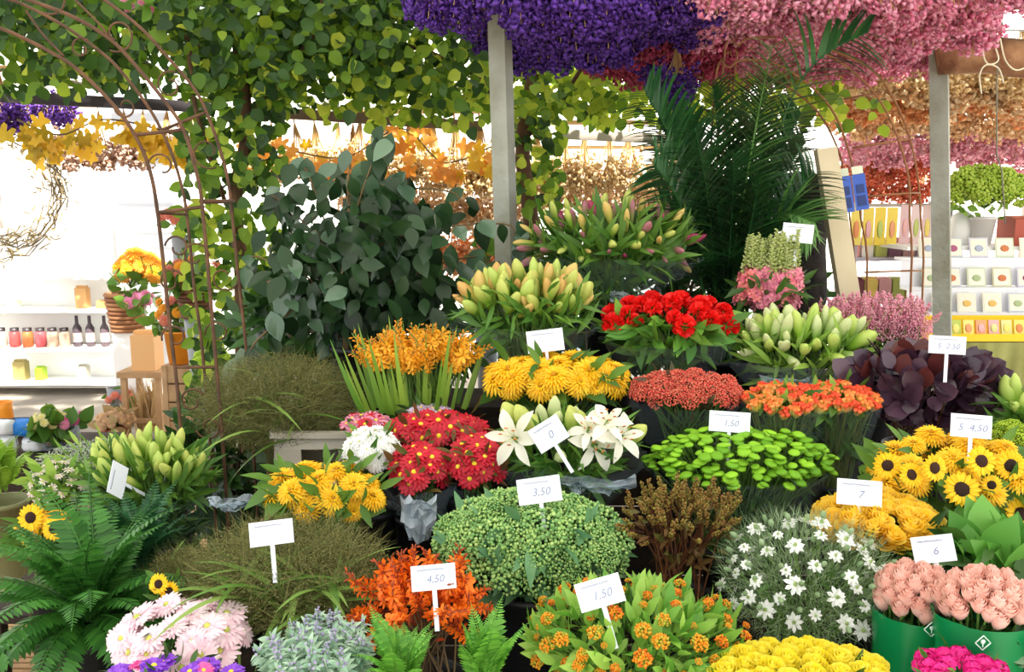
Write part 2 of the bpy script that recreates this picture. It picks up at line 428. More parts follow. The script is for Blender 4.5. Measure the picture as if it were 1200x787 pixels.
# lamp with wires on the log
lampbox = thing('floodlight', 'white box floodlight above the reddish log', 'lamp', P(1190, 33, 4.0))
c = P(1190, 30, 4.0); ob('housing', G().box(c + np.array((.05, .06, .03)), (.30, .22, .05)).mesh('housing', mat('lamp_grey', '#8b8d88', '#a0a29c', .5), False), lampbox)
def emit(name, c, s):
    m = bpy.data.materials.new(name); m.use_nodes = True; b = m.node_tree.nodes['Principled BSDF']
    b.inputs['Emission Color'].default_value = lin(c); b.inputs['Emission Strength'].default_value = s; return m
ob('lens', G().box(c + np.array((.05, -.062, .012)), (.26, .02, .075)).mesh('lens', emit('lamp_lens', '#fff8ea', 3), False), lampbox)
wg = [[(1160, 35), (1152, 60), (1158, 75), (1170, 70), (1164, 50)], [(1172, 45), (1178, 70), (1190, 82), (1205, 78)], [(1150, 110), (1148, 88), (1156, 76), (1170, 80), (1176, 97)]]
for k, w in enumerate(wg):
    tag(ob('wire', G().tube(smooth([P(x, y, 3.98) for x, y in w], 6), .0035, 5).mesh('wire', mat('pale_wire', '#cfc8a8', '#e6dfc4', .5))),
        ['cream wire looping round the red log below the floodlight', 'pale green-white wire curling from the floodlight to the frame edge', 'wire loop with a plug end dangling under the red log'][k], 'wire')
tag(ob('lamp_cable', G().tube([P(1170, 62, 4.12), P(1168, 100, 4.08), P(1168, 180, 4.06), P(1174, 200, 4.06), P(1178, 262, 4.05)], .0035, 5).mesh('cord', mat('cord', '#7d7a68'))), 'thin cord hanging straight down from the red log', 'cord')

# dark roof beams behind the vine
BEAM = mat('beam_dark', '#241f22', '#3a3338', .6); BEAMG = mat('beam_grey', '#8f857d', '#b0a69c', .6)
def bar(name, label, cat, a, b, r, m, group=None):
    a = np.asarray(a); b = np.asarray(b); d = b - a; M = along(a, d); L = np.linalg.norm(d)
    return tag(ob(name, G().box((0, L / 2, 0), (r * 1.2, L, r * 2)).mesh(name, m, False), None, M), label, cat, group)
bar('roof_beam', 'dark roof beam crossing behind the iron arch', 'beam', P(-60, 110, 5.2), P(246, 126, 5.5), .032, BEAM)
bar('roof_beam', 'thin pale rail above the dark beam behind the iron arch', 'beam', P(40, 96, 5.6), P(160, 101, 5.7), .02, BEAMG)
bar('roof_beam', 'brown roof beam running behind the ficus crown', 'beam', P(290, 130, 5.0), P(565, 148, 5.2), .028, mat('beam_brown', '#6d5548', '#85695a', .6))
bar('roof_beam', 'grey roof rail between the post and the palm', 'beam', P(655, 157, 5.6), P(790, 163, 5.6), .03, BEAMG)

# ------------------------------------------------------------------ iron arches
YN, YF = 2.76, 3.14
arch = thing('garden_arch', 'rusty wrought iron rose arch with scrolls over the aisle', 'garden arch', (-1.6, (YN + YF) / 2, 0))
rails = {
 'a': (YN, [(212, 505), (199, 380), (185, 251), (175, 198), (158, 158), (132, 122), (96, 86), (63, 63), (0, 33)]),
 'c': (YN, [(264, 560), (251, 400), (238, 251), (231, 205), (215, 152), (191, 116), (158, 76), (129, 46), (86, 20), (33, 0)]),
 'b': (YF, [(240, 440), (228, 340), (219, 251), (211, 211), (198, 172), (178, 132), (149, 92), (122, 64), (76, 31), (33, 8), (13, 0)]),
 'd': (YF, [(291, 440), (281, 340), (272, 251), (266, 205), (251, 155), (231, 109), (198, 69), (165, 33), (122, 0)])}
ext = {'a': [], 'c': [(-15, -14)], 'b': [(-20, -10)], 'd': [(75, -28), (20, -45), (-10, -50)]}
for k, (Y, pp) in rails.items():
    pts = [P(x, y, Y) for x, y in pp + ext[k]]
    f = pts[0].copy(); f[2] = 0.0; f[0] += 0.0 if k in 'ac' else 0.02
    xm = pts[-1][0] - .04
    half = [f] + pts; other = [np.array((2 * xm - q[0], q[1], q[2])) for q in half[::-1]]
    ob('rail', G().tube(smooth(half + other, 4), .0058 if k in 'ac' else .0055, 7).mesh('rail', RUST), arch)
def crossbar(p, q, par=arch, r=.0055): ob('crossbar', G().tube([p, q], r, 6).mesh('crossbar', RUST), par)
crossbar(P(184, 249, YN), P(239, 242, YN)); crossbar(P(236, 236, YN), P(273, 236, YF), r=.008); crossbar(P(184, 249, YN), P(219, 251, YF))
crossbar(P(158, 158, YN), P(215, 152, YN)); crossbar(P(191, 152, YF), P(240, 132, YF)); crossbar(P(205, 430, YN), P(254, 430, YN))
def scroll(c, Y, r, turns=1.3, a0=0, sgn=1):
    pts = []
    for i in range(22):
        t = i / 21; a = a0 + sgn * turns * 2 * math.pi * t; q = r * (1 - .65 * t)
        pts.append(P(c[0], c[1], Y) + S(c[0], c[1], Y) * q * np.array((math.cos(a), 0, math.sin(a))))
    ob('scroll', G().tube(pts, .0032, 5).mesh('scroll', RUST), arch)
for s in [((138, 40), YN, 21, 1.0, 4.2, 1), ((199, 100), YF, 17, 1.1, 1.0, 1), ((95, 57), YN, 13, 1., .8, 1), ((147, 125), YN, 14, 1, 3, 1), ((243, 178), YF, 20, .9, 5.2, -1),
          ((60, -3), YN, 20, .9, 4.2, 1), ((190, 195), YN, 18, .8, 3.4, -1), ((205, 395), YN, 16, 1., 3.4, -1), ((228, 300), YN, 18, .9, 0, 1), ((262, 325), YF, 18, .9, 0, -1),
          ((255, 390), YF, 15, 1., 3.3, -1), ((225, 470), YN, 16, 1, 0.5, 1), ((245, 500), YN, 16, 1., 3.4, 1), ((200, 330), YN, 16, .9, .5, 1), ((208, 290), YN, 15, 1, 3, -1)]: scroll(*s)
for pts_ in [[(88, 0), (118, 30), (128, 46)], [(30, 12), (50, 40), (75, 66)]]:
    ob('scroll', G().tube(smooth([P(x, y, YN) for x, y in pts_]), .0035, 5).mesh('scroll', RUST), arch)

arch2 = thing('garden_arch', 'thin rust brown ladder arch between palm and pale post', 'garden arch', P(1040, 400, 3.7) * np.array((1, 1, 0)))
RUST2 = mat('rust_orange', '#7a4d2e', '#9a6a40', .7)
R2 = {'A': (3.60, [(1067, 345), (1066, 257), (1065, 211), (1051, 158), (1025, 109), (982, 71), (930, 48), (890, 44)]),
      'B': (3.95, [(1081, 345), (1079, 257), (1076, 211), (1065, 158), (1045, 112), (1018, 79), (960, 55), (900, 50)]),
      'C': (3.60, [(1016, 345), (1009, 257), (1003, 211), (985, 148), (959, 109), (916, 78), (880, 70)]),
      'D': (3.95, [(1001, 345), (996, 257), (990, 211), (982, 175), (959, 132), (920, 100), (890, 90)])}
for k, (Y, pp) in R2.items():
    pts = [P(x, y, Y) for x, y in pp]; f = pts[0].copy(); f[2] = 0
    xm = pts[-1][0]; half = [f] + pts; oth = [np.array((2 * xm - q[0], q[1], q[2])) for q in half[::-1]][1:]
    oth = [pts[-1] + np.array((-.08, 0, -.03)), pts[-1] + np.array((-.13, .05, -.2)), np.array((pts[-1][0] - .14, Y + .06, .0))]
    ob('rail', G().tube(smooth(half + oth, 4), .0045, 6).mesh('rail', RUST2), arch2)
for (p, q) in [((989, 116), (1033, 108)), ((999, 173), (1065, 163)), ((1006, 231), (1066, 226)), ((1013, 319), (1067, 317))]:
    ob('crossbar', G().tube([P(*p, 3.6), P(*q, 3.6)], .004, 6).mesh('crossbar', RUST2), arch2)
for (p, q) in [((1065, 226), (1078, 226)), ((1067, 317), (1081, 317)), ((1065, 163), (1067, 160))]:
    ob('crossbar', G().tube([P(*p, 3.6), P(*q, 3.95)], .004, 6).mesh('crossbar', RUST2), arch2)

# leaning plank and the dark trunk behind it
PL = mat('cream_plank', '#b9ab8b', '#cabd9c', .7, noise=4)
a = P(967, 174, 3.42); b = P(994, 345, 3.34); d = unit(a - b); foot = b - d * ((b[2] - .86) / d[2])
x = unit(np.cross(d, (.15, 1, 0))) * -1; x = unit(np.array((1, .15, 0)) - d * np.dot(d, (1, .15, 0))); n = np.cross(x, d)
Lp = np.linalg.norm(a - foot)
tag(ob('plank', G().box((0, 0, Lp / 2), (25 * S(980, 260, 3.4), .03, Lp)).mesh('plank', PL, False), None, frame(foot, x, -n, d)), 'cream wooden plank leaning beside the palm and the blue packets', 'plank')
g = G(); t0 = P(935, 205, 3.55); rr = random.Random(4); pr = []
for i in range(10): pr.append(((27 + 3 * math.sin(i * 1.7)) * S(930, 300, 3.55), .86 + (t0[2] - .86) * i / 9))
pr = [(.001, .861)] + [(q, z) for q, z in pr] + [(.001, pr[-1][1] + .01)]
g.lathe(pr, 14, fn=lambda a, i: 1 + .08 * rr.uniform(-1, 1))
tag(ob('dark_trunk', g.mesh('dark_trunk', mat('trunk_black', '#15120f', '#332c27', .9, noise=20, bump=(40, 1))), None, trans((P(941, 300, 3.56)[0], 3.56, 0))), 'black fibrous tree trunk standing behind the cream plank', 'trunk')

# blue bulb packets on the arch
BLUE = mat('blue_packet', '#2d4fa8', '#3a62bf', .3); BLUE2 = mat('blue_print', '#16306f', rough=.4); CLEAR = mat('clear_blister', '#c8cfb4', '#d8dcc0', .3)
for k, (cx, cy) in enumerate([(991, 228), (1008, 225)]):
    s = S(cx, cy, 3.5); c = P(cx, cy, 3.5 + .012 * k); up = unit((-.16, .1, 1)); xx = unit(np.cross((0, 1, 0), up)); M = frame(c, xx, np.cross(up, xx), up, s)
    th = thing('bulb_packet', ['blue bulb packet hanging nearest the cream plank', 'blue bulb packet hanging on the side away from the plank'][k], 'packet', c, 'blue packets on the arch')
    g = G().box((0, 0, 0), (15, 3.5, 42)); ob('pouch', g.mesh('pouch', BLUE, False), th, M)
    ob('print_panel', G().box((0, -2.2, 4), (9, .6, 10)).box((0, -2.2, -10), (10, .6, 12)).mesh('print_panel', BLUE2, False), th, M)
    ob('header', G().box((0, 0, 26), (13, 1.2, 9)).mesh('header', CLEAR, False), th, M)

# ------------------------------------------------------------------ bunches of flowers
def ell(bx, Y, ry=None):
    x0, y0, x1, y1 = bx; cx, cy = (x0 + x1) / 2, (y0 + y1) / 2
    C = P(cx, cy, Y); s = S(cx, cy, Y); rx = (x1 - x0) / 2 * s; H = (y1 - y0) / 2 * s
    if ry is None: ry = min(rx, .17)
    dl = math.atan2(CAM[2] - C[2], C[1]); sd, cd = abs(math.sin(dl)), math.cos(dl)
    rz = math.sqrt(max(H * H - (ry * sd) ** 2, (.35 * H) ** 2)) / cd
    return C, np.array((rx, ry, rz)), s
def shell(n, zmin=-.25, front=False):
    out = []
    for i in range(n):
        z = 1 - (1 - zmin) * (i + .5) / n; a = i * 2.399963 + U(-.15, .15); q = math.sqrt(max(0, 1 - z * z))
        out.append(np.array((q * math.cos(a), q * math.sin(a), z)))
    return out
BUCKETS = {}
def bucket(label, x, y, zt, zb, r, m=None):
    m = m or BLACK; h = zt - zb; k = (round(h, 2), round(r, 3), m.name)
    if k not in BUCKETS:
        g = G().lathe([(.001, .002), (.76 * r, .002), (.78 * r, .012), (.97 * r, h - .02), (1.04 * r, h - .02), (1.05 * r, h), (.96 * r, h), (.93 * r, h - .03), (.75 * r, .02), (.001, .02)], 18)
        BUCKETS[k] = g.mesh('flower_bucket', m)
    return tag(ob('flower_bucket', BUCKETS[k], None, trans((x, y, zb))), label, 'bucket')
ST = leaf(1, .3, 4, .2, .2)
class Bunch:
    def __init__(s, name, label, cat, bx, Y, what, ry=None, stem=.14, group=None, br=.1, bmat=None, zb=None, bk=True, boff=0):
        s.bx, s.Y = bx, Y; s.C, s.r, s.px = ell(bx, Y, ry)
        zb = tier_z(s.C[1]) if zb is None else zb
        zt = max(zb + .12, s.C[2] - s.r[2] * .5 - stem)
        br = min(br, .108)
        s.base = np.array((s.C[0] + boff, s.C[1] + .02, zb + .03)); s.mouth = np.array((s.base[0], s.base[1], zt)); s.br = br
        s.root = thing(name, label, cat, s.base, group)
        if bk: bucket('black flower bucket under the ' + what, s.base[0], s.base[1], zt, zb, br, bmat)
        s.stems = []
    def pts(s, n, zmin=-.25, inset=0.0, jit=.08):
        r = np.maximum(s.r - inset, s.r * .3); out = []
        for u in shell(n, zmin):
            p = s.C + u * r * U(1 - jit, 1 + jit * .4); nn = unit(u / r); out.append((p, nn))
        return out
    def heads(s, n, fpx, metas, part='flower', up=.6, zmin=-.25, jit=.07, cam=.35, inset=.38, cname='flower_centre', stem=True, spread=(.85, 1.15), wob=.22, tall=1.0):
        f = fpx * s.px
        for i, (p, nn) in enumerate(s.pts(n, zmin, f * inset, jit)):
            z = unit(nn * (1 - up) + np.array((0, -cam, 1)) * up + rdir() * wob)
            me, ce = metas[R.randrange(len(metas))]; k = f * U(*spread)
            o = ob(part, me, s.root, aim(p, z, U(0, 6.28), (k, k, k * tall)))
            if ce is not None:
                for q, cn in (ce if isinstance(ce, list) else [(ce, cname)]): sub(cn, q, o)
            if stem: s.stems.append((p - z * f * .15, z))
        return s
    def heads_at(s, spots, metas, part='flower', cname='flower_centre', z=(0, -1, .35), off=1.0):
        for (px_, py_, f) in spots:
            u = (px_ - (s.bx[0] + s.bx[2]) / 2) / ((s.bx[2] - s.bx[0]) / 2); dy = s.r[1] * math.sqrt(max(.05, 1 - min(1, u * u))) * off
            p = P(px_, py_, s.C[1] - dy); me, ce = metas[R.randrange(len(metas))]; zz = unit(np.array(z) + rdir() * .25); k = f * s.px
            o = ob(part, me, s.root, aim(p, zz, U(0, 6), k)); s.stems.append((p - zz * .01, zz))
            if ce is not None: sub(cname, ce, o)
        return s
    def stalks(s, m=STEM, r=.0025, ring=.7, name='stems'):
        g = G()
        for p, z in s.stems:
            a = U(0, 6.28); q = s.br * ring * math.sqrt(U(0, 1)); e = s.mouth + np.array((q * math.cos(a), q * math.sin(a), 0))
            e2 = s.base + np.array((q * math.cos(a) * .7, q * math.sin(a) * .7, .01)); mid = (p * .55 + e * .45) - z * .02
            g.tube([p, mid, e, e2], r, 4, cap=False)
        if s.stems: stuff(ob(name, g.mesh('stems', m), s.root))
        return s
    def filler(s, n, lpx, m, shape=None, depth=(.2, .86), zr=(-1.1, .75), up=.3, name='foliage', drop=1.0):
        """inner leaves that close the bunch"""
        Ms = []
        for i in range(n):
            u = rdir(); u[2] = zr[0] + (zr[1] - zr[0]) * R.random(); q = U(*depth)
            k = math.sqrt(max(.15, 1 - min(1, u[2] * u[2] * .8)))
            h = unit((u[0], u[1], 0)); p = s.C + np.array((h[0] * s.r[0] * q * k, h[1] * s.r[1] * q * k, u[2] * s.r[2] * .8 * drop))
            d = unit(h * U(.3, 1) + np.array((0, 0, U(-.4, 1.0))) + rdir() * .3)
            Ms.append(along(p, d, unit(rdir() * .7 + np.array((0, -.3, 1)) * up * 2), lpx * s.px * U(.7, 1.2)))
        g = G().put(shape or ST, Ms); stuff(ob(name, g.mesh('foliage', m), s.root))
        return s
    def leaves(s, n, lpx, kind, m, zmin=-.6, zmax=1.0, out=.8, upz=.3, inset=.25, droop=.0, face=.5, part='leaf', rad=1.0):
        """leaves that show singly: each its own part"""
        me = leafmesh(kind, m); L = lpx * s.px
        for i in range(n):
            z = U(zmin, zmax); a = U(0, 6.283); q = math.sqrt(max(0, 1 - z * z)); u = np.array((q * math.cos(a), q * math.sin(a), z))
            p = s.C + u * np.maximum(s.r - L * inset, s.r * .3) * U(.8, 1.0) * rad
            d = unit(u * out + np.array((0, 0, upz - droop)) + rdir() * .45)
            ob(part, me, s.root, along(p - d * L * .4, d, unit(u + np.array((0, -face, .6)) + rdir() * .4), L * U(.7, 1.2)))
        return s
    def sleeve(s, m, topk=1.02, zt=None, zb=None, name='sleeve', seed=0, n=28, rb=.75, crumple=.04, holes=0):
        rr = random.Random(seed); zt = s.C[2] - s.r[2] * .1 if zt is None else zt; zb = s.mouth[2] - .1 if zb is None else zb
        V = []; F = []; m_ = 6
        for i in range(m_ + 1):
            t = i / m_; z = zb + (zt - zb) * t
            for j in range(n):
                a = 2 * math.pi * j / n; k = 1 + crumple * rr.uniform(-1, 1) * (.4 + t)
                rx = (s.br * rb) * (1 - t) + s.r[0] * topk * t; ry = (s.br * rb) * (1 - t) + s.r[1] * topk * t
                c = s.mouth * (1 - t) + s.C * t
                V.append((c[0] + rx * k * math.cos(a), c[1] + ry * k * math.sin(a), z + (.012 * rr.uniform(-1, 1) if i == m_ and crumple > .035 else 0)))
        F = [(i * n + j, i * n + (j + 1) % n, (i + 1) * n + (j + 1) % n, (i + 1) * n + j) for i in range(m_) for j in range(n)]
        g = G(); g.add(V, F); o = ob(name, g.mesh(name, m), s.root)
        return o
FILM = clear_film('cellophane', .05)
FILMB = clear_film('cellophane_bright', .12)
FB = 'cut flowers'
def duo(fn, m, mc=None, seeds=(0, 1), **k):
    out = []
    for sd in seeds:
        r = fn(sd, **k)
        if isinstance(r, tuple): out.append((r[0].mesh('petals', m), r[1].mesh('flower_centre', mc)))
        else: out.append((r.mesh('petals', m), None))
    return out

# --- materials for blooms
YEL = mat('petal_yellow', '#fcc608', '#ffd924', .55, .25); YEL2 = mat('petal_gold', '#fbc00c', '#ffd830', .55, .25)
LEMON = mat('petal_lemon', '#fcec34', '#fff468', .5, .3); ROSEY = mat('rose_yolk', '#ffd834', '#ffe86c', .5, .35)
PEACH = mat('rose_peach', '#f9c8b8', '#fcdccf', .5, .35); PALEP = mat('gerbera_pink', '#f7d2de', '#fdeef2', .5, .3)
RED = mat('daisy_red', '#b01024', '#d01c34', .5, .15); CELO = mat('celosia_red', '#e00e10', '#f52418', .55, .15)
WHT = mat('petal_white', '#f4f6f0', '#ffffff', .5, .3); GREENB = mat('button_green', '#5f9a14', '#9ad32c', .6, .2)
DISC = mat('disc_dark', '#24130a', '#3a2010', .9); DISCY = mat('disc_yellow', '#e6c81c', '#f0d840', .7); DISCO = mat('disc_olive', '#b8881a', '#c89a20', .8); DISCG = mat('disc_green', '#a8b848', '#c8c860', .7)
MAG = mat('petal_magenta', '#d8127c', '#f02a98', .5, .2); PUR = mat('petal_violet', '#7a2bc0', '#9a55dc', .5, .2); HOT = mat('petal_hotpink', '#e0409a', '#f070b0', .5, .2)
M_sun = duo(proto_sunflower, YEL, DISC); M_dbl = duo(proto_double, YEL2, DISCO); M_red = duo(proto_daisy, RED, DISCY); M_wht = duo(proto_mum, WHT, DISCG)
M_ger = duo(proto_gerbera, PALEP, DISCG); M_but = duo(proto_button, GREENB, seeds=(0, 1, 2)); M_cel = duo(proto_ruffle, CELO, seeds=(0, 1))
M_ry = duo(proto_rose, ROSEY, seeds=(0, 1), opening=1.0); M_rl = duo(proto_rose, LEMON, seeds=(2, 3), opening=.8, tall=1.25); M_rp = duo(proto_rose, PEACH, seeds=(4, 5, 6), opening=.12, tall=1.5)

def fern_frond(L, W, m, n=26, arch=.9, seed=0, fold=.25, taper=.9):
    """frond along +Y rising then arching over; pinnae in pairs"""
    rr = random.Random(seed); g = G(); pts = []; y = z = 0; N_ = 14
    for i in range(N_ + 1):
        t = i / N_; a = .95 - arch * 1.5 * t
        if i: y += L / N_ * math.cos(a); z += L / N_ * math.sin(a)
        pts.append(np.array((.03 * L * math.sin(3 * t + seed), y, z)))
    g.tube(pts, [.012 * L * (1 - .8 * i / N_) for i in range(N_ + 1)], 4, cap=False)
    pn = leaf(1, .3, 3, .1, .1); Ms = []
    for i in range(n):
        t = .12 + .88 * i / n; f = t * N_; k = min(int(f), N_ - 1); p = pts[k] + (pts[k + 1] - pts[k]) * (f - k); tg = unit(pts[k + 1] - pts[k])
        w = W * math.sin(math.pi * min(1, (t * taper + .12)) ** .8) + .006
        sd = np.array((1.0, 0, 0)); nn = np.cross(sd, tg)
        for q in (-1, 1):
            d = unit(sd * q + tg * .45 - nn * fold + np.array([rr.uniform(-.08, .08) for _ in range(3)]))
            Ms.append(along(p, d, nn, w * rr.uniform(.9, 1.08)))
    g.put(pn, Ms); return g.mesh('frond', m)
def fern(label, c, Y, L, m, n=20, zpot=None, tilt=(-.2, .9), W=.24, pot=True, az=(0, 6.283), seeds=3, s=(.75, 1.15), arch=.9, potlabel=None, n_st=10):
    C = P(c[0], c[1], Y); zb = tier_z(Y) if zpot is None else zpot
    root = thing('potted_fern', label, 'fern', (C[0], C[1], zb + .1 if pot else C[2]))
    mes = [fern_frond(1, W, m, arch=arch, seed=k) for k in range(seeds)]
    for i in range(n):
        a = az[0] + (az[1] - az[0]) * (i + U(0, .8)) / n; d = unit((math.cos(a), math.sin(a), U(*tilt)))
        ob('frond', mes[i % seeds], root, along(C + np.array((math.cos(a), math.sin(a), 0)) * .02, d, (0, 0, 1), L * U(*s)))
    if pot:
        st = G()
        for i in range(max(2, n_st)):
            a = i * .63; st.tube([C + np.array((math.cos(a), math.sin(a), 0)) * .02, np.array((C[0] + .03 * math.cos(a), C[1] + .03 * math.sin(a), zb + .11))], .004, 4)
        stuff(ob('stalks', st.mesh('stalks', m), root))
        bucket(potlabel or 'black pot under the ' + ' '.join(label.split()[:5]), C[0], C[1], max(zb + .16, C[2] - (.14 if n_st else .03)), zb, .1)
    return root

# 1 pale pink gerberas, violet asters below them
b = Bunch('gerbera_bunch', 'bunch of pale pink gerberas beside the dark green fern', FB, (125, 688, 296, 800), 1.86, 'pale pink gerberas', ry=.15)
b.heads(30, 44, M_ger, up=.5, cam=.75, zmin=-.5, wob=.3, jit=.14).stalks().filler(30, 20, LEAF_D, depth=(.1, .6))
b = Bunch('aster_bunch', 'small bunch of violet and hot pink asters below the pale gerberas', FB, (116, 764, 286, 826), 1.66, 'violet asters', ry=.08, zb=.22)
M_asv = duo(proto_daisy, PUR, DISCY, k=24); M_ash = duo(proto_daisy, HOT, DISCY, k=20)
b.heads(12, 34, M_asv, up=.85, cam=.1).heads(4, 28, M_ash, up=.6, cam=.3).stalks().filler(40, 24, LEAF_D)

# 2 ferns
FERN = mat('fern_dark', '#2c5f22', '#4c8a34', .45, .3); FERNL = mat('fern_light', '#4d8f2c', '#7dbb45', .45, .3); FERNX = mat('fern_yellow', '#7fae2e', '#a4cc4c', .45, .35)
fern('large dark green sword fern spreading over the duckboard', (108, 722), 2.12, .34, FERN, 54, W=.15, tilt=(-.75, 1.2), s=(.75, 1.25), zpot=.3, n_st=0)
fern('bluish dark fern standing behind the sword fern beside the sunflowers', (165, 668), 2.38, .27, mat('fern_blue', '#245232', '#3a7040', .45, .25), 16, W=.16, tilt=(.5, 1.6))
fern('bright green fern below the orange montbretia', (470, 800), 1.66, .15, FERNL, 14, W=.2, tilt=(.4, 1.6))
fern('bright upright fern between montbretia and milkweed', (565, 800), 1.66, .15, FERNL, 14, W=.2, tilt=(.6, 1.8), arch=.6)
fern('yellow green fern in an olive pot by the table of vases', (2, 575), 3.6, .28, FERNX, 16, W=.18, tilt=(.5, 1.8), zpot=.0, pot=False)
bucket('tall olive pot holding the yellow green fern by the duckboard', P(2, 575, 3.6)[0], P(2, 575, 3.6)[1], P(2, 580, 3.6)[2] - .02, .04, .10, mat('olive_pot', '#6d6f4a', '#84865c', .7))

# 3 grey-green sage with lilac spikes
def spike_sage(seed):
    rr = random.Random(seed); g = G(); lf = leaf(1, .34, 4, .2, .3); Ms = []; Fs = []
    g.tube([(0, 0, -.5), (0, 0, 1)], .02, 4)
    for i in range(26):
        t = i / 26; a = i * 2.2; d = unit((math.cos(a), math.sin(a), .3 + t * .5)); Ms.append(along((0, 0, -.4 + 1.2 * t), d, (0, 0, 1), .55 - .22 * t))
    for i in range(9 if seed == 0 else 4):
        t = i / 9; a = i * 2.4; Fs.append(aim(np.array((math.cos(a), math.sin(a), 0)) * .1 * (1.1 - t) + np.array((0, 0, .7 + .42 * t)), (math.cos(a), math.sin(a), .3), 0, .06 * (1.2 - .6 * t)))
    g.put(lf, Ms, 0); g.put(G().octa(), Fs, 1); return g
SAGE = mat('sage_leaf', '#86ac90', '#b4ceb0', .6, .2); LILAC = mat('lilac_spike', '#a89fc4', '#c0b8d6', .6, .2)
M_sage = [(spike_sage(k).mesh('spike', [SAGE, LILAC]), None) for k in range(3)]
b = Bunch('sage_bunch', 'grey green sage with lilac spikes beside the pale pink gerberas', FB, (298, 735, 446, 815), 1.72, 'grey green sage', ry=.13)
b.heads(46, 40, M_sage, part='spike', up=.75, cam=.25, inset=.6, jit=.1).stalks().filler(80, 22, SAGE)

# 4 orange montbretia
def montbretia(seed, nf=13, m_star=.5, brown=True):
    rr = random.Random(seed); g = G(); pts = [np.array((.5 * t * t * .6, 0, t)) for t in np.linspace(-.6, 1, 9)]
    g.tube(pts, .012, 4, 1)
    st = star(6, .14, .065, .7, -.5, seed); bd = G().ball(5, 3, (.022, .022, .06))
    for i in range(nf):
        t = .1 + .9 * i / nf; p = np.array((.3 * t * t, 0, t)); sd = 1 if i % 2 else -1
        d = unit((.35, sd * rr.uniform(.4, 1), rr.uniform(.2, .9)))
        q = p + d * .07; g.tube([p, q], .007, 3, 1, False)
        if t < .75: g.put(st, [aim(q, d, rr.uniform(0, 6), rr.uniform(.9, 1.25))], 0)
        else: g.put(bd, [aim(q + d * .03, d)], 2)
    for i in range(12):
        t = rr.uniform(0, .9); d = unit((rr.uniform(-.5, 1), rr.uniform(-1, 1), rr.uniform(0, 1))); p = np.array((.3 * t * t, 0, t))
        g.put(bd, [aim(p + d * .09, d, 0, rr.uniform(.7, 1.2))], 2)
    return g
MOB = mat('montbretia_orange', '#f06a10', '#ff8a1c', .5, .25); MOBR = mat('montbretia_brown', '#8e3a1c', '#b04a1c', .6)
MOY = mat('montbretia_yellow', '#fbb41c', '#ffca40', .5, .3); MOYB = mat('montbretia_bud', '#e08a20', '#c8902a', .6)
M_mo = [(montbretia(k).mesh('flower_spike', [MOB, MOBR, MOBR]), None) for k in range(3)]
b = Bunch('montbretia_bunch', 'bunch of deep orange montbretia below the green sedum', FB, (412, 662, 582, 762), 1.92, 'orange montbretia', ry=.12)
b.heads(34, 58, M_mo, part='flower_spike', up=.5, cam=.5, inset=.6, zmin=-.5, jit=.2).stalks(STEM_DK).filler(24, 26, MOBR)

# 5 hairy grasses
GR1 = mat('grass_haze', '#626c36', '#98925a', .7, .3); GR2 = mat('grass_blade', '#5f8a34', '#98b85c', .5, .35)
def grass(label, bx, Y, what, n=2600, nb=22, ry=.2, stem=.1, bk=True, zb=None, blpx=90):
    b = Bunch('grass_bunch', label, 'ornamental grass', bx, Y, what, ry=ry, stem=stem, bk=bk, zb=zb)
    bl = blade(1, .012, 3, .25); Ms = []; base = b.C - np.array((0, 0, b.r[2] * 1.0))
    for i in range(n):
        u = rdir(); q = R.random() ** .4; p = b.C + u * b.r * q
        d = unit((p - base) * np.array((1, 1, .6)) + rdir() * .18); Ms.append(along(p - d * .03, d, rdir(), U(.05, .1)))
    se = G().octa(); Ss = [aim(b.C + rdir() * b.r * R.random() ** .35, rdir(), 0, (.0014, .0014, .004)) for i in range(n * 2)]
    g = G().put(bl, Ms); g.put(se, Ss)
    stuff(ob('panicles', g.mesh('panicles', GR1), b.root))
    stg = G()
    for i in range(90):
        u = rdir(); u[2] = abs(u[2]); p = b.C + u * b.r * .7; a = U(0, 6.28); e = b.mouth + np.array((math.cos(a), math.sin(a), 0)) * b.br * .5
        stg.tube([p, (p + e) / 2 + np.array((0, 0, .02)), e, e - np.array((0, 0, .08))], .0012, 3, cap=False)
    stuff(ob('stalks', stg.mesh('stalks', GR1), b.root))
    mes = [blade(1, .085, 8, dd).mesh('blade', GR2) for dd in (.5, .8, 1.1)]
    for i in range(nb):
        a = U(0, 6.28); d = unit((math.cos(a), math.sin(a) - .25, U(.1, 1.3)))
        ob('blade', mes[i % 3], b.root, along(b.C + np.array((U(-.5, .5) * b.r[0], -.3 * b.r[1] + U(-.4, .4) * b.r[1], U(-.6, .2) * b.r[2])), d, (0, 0, 1), blpx * b.px * U(.6, 1.2)))
    return b
grass('hazy fountain grass with arching blades below the double sunflowers', (215, 600, 462, 742), 2.08, 'hazy fountain grass', n=5600, nb=64, blpx=110)
grass('feathery olive grass standing in the cream crate', (222, 412, 428, 530), 2.92, 'feathery olive grass', bk=False, n=7500, nb=22, zb=.62)
grass('low olive grass tuft between fern and pale gerberas', (175, 640, 262, 700), 2.2, 'low olive grass tuft', n=1500, nb=10, ry=.08, blpx=60)

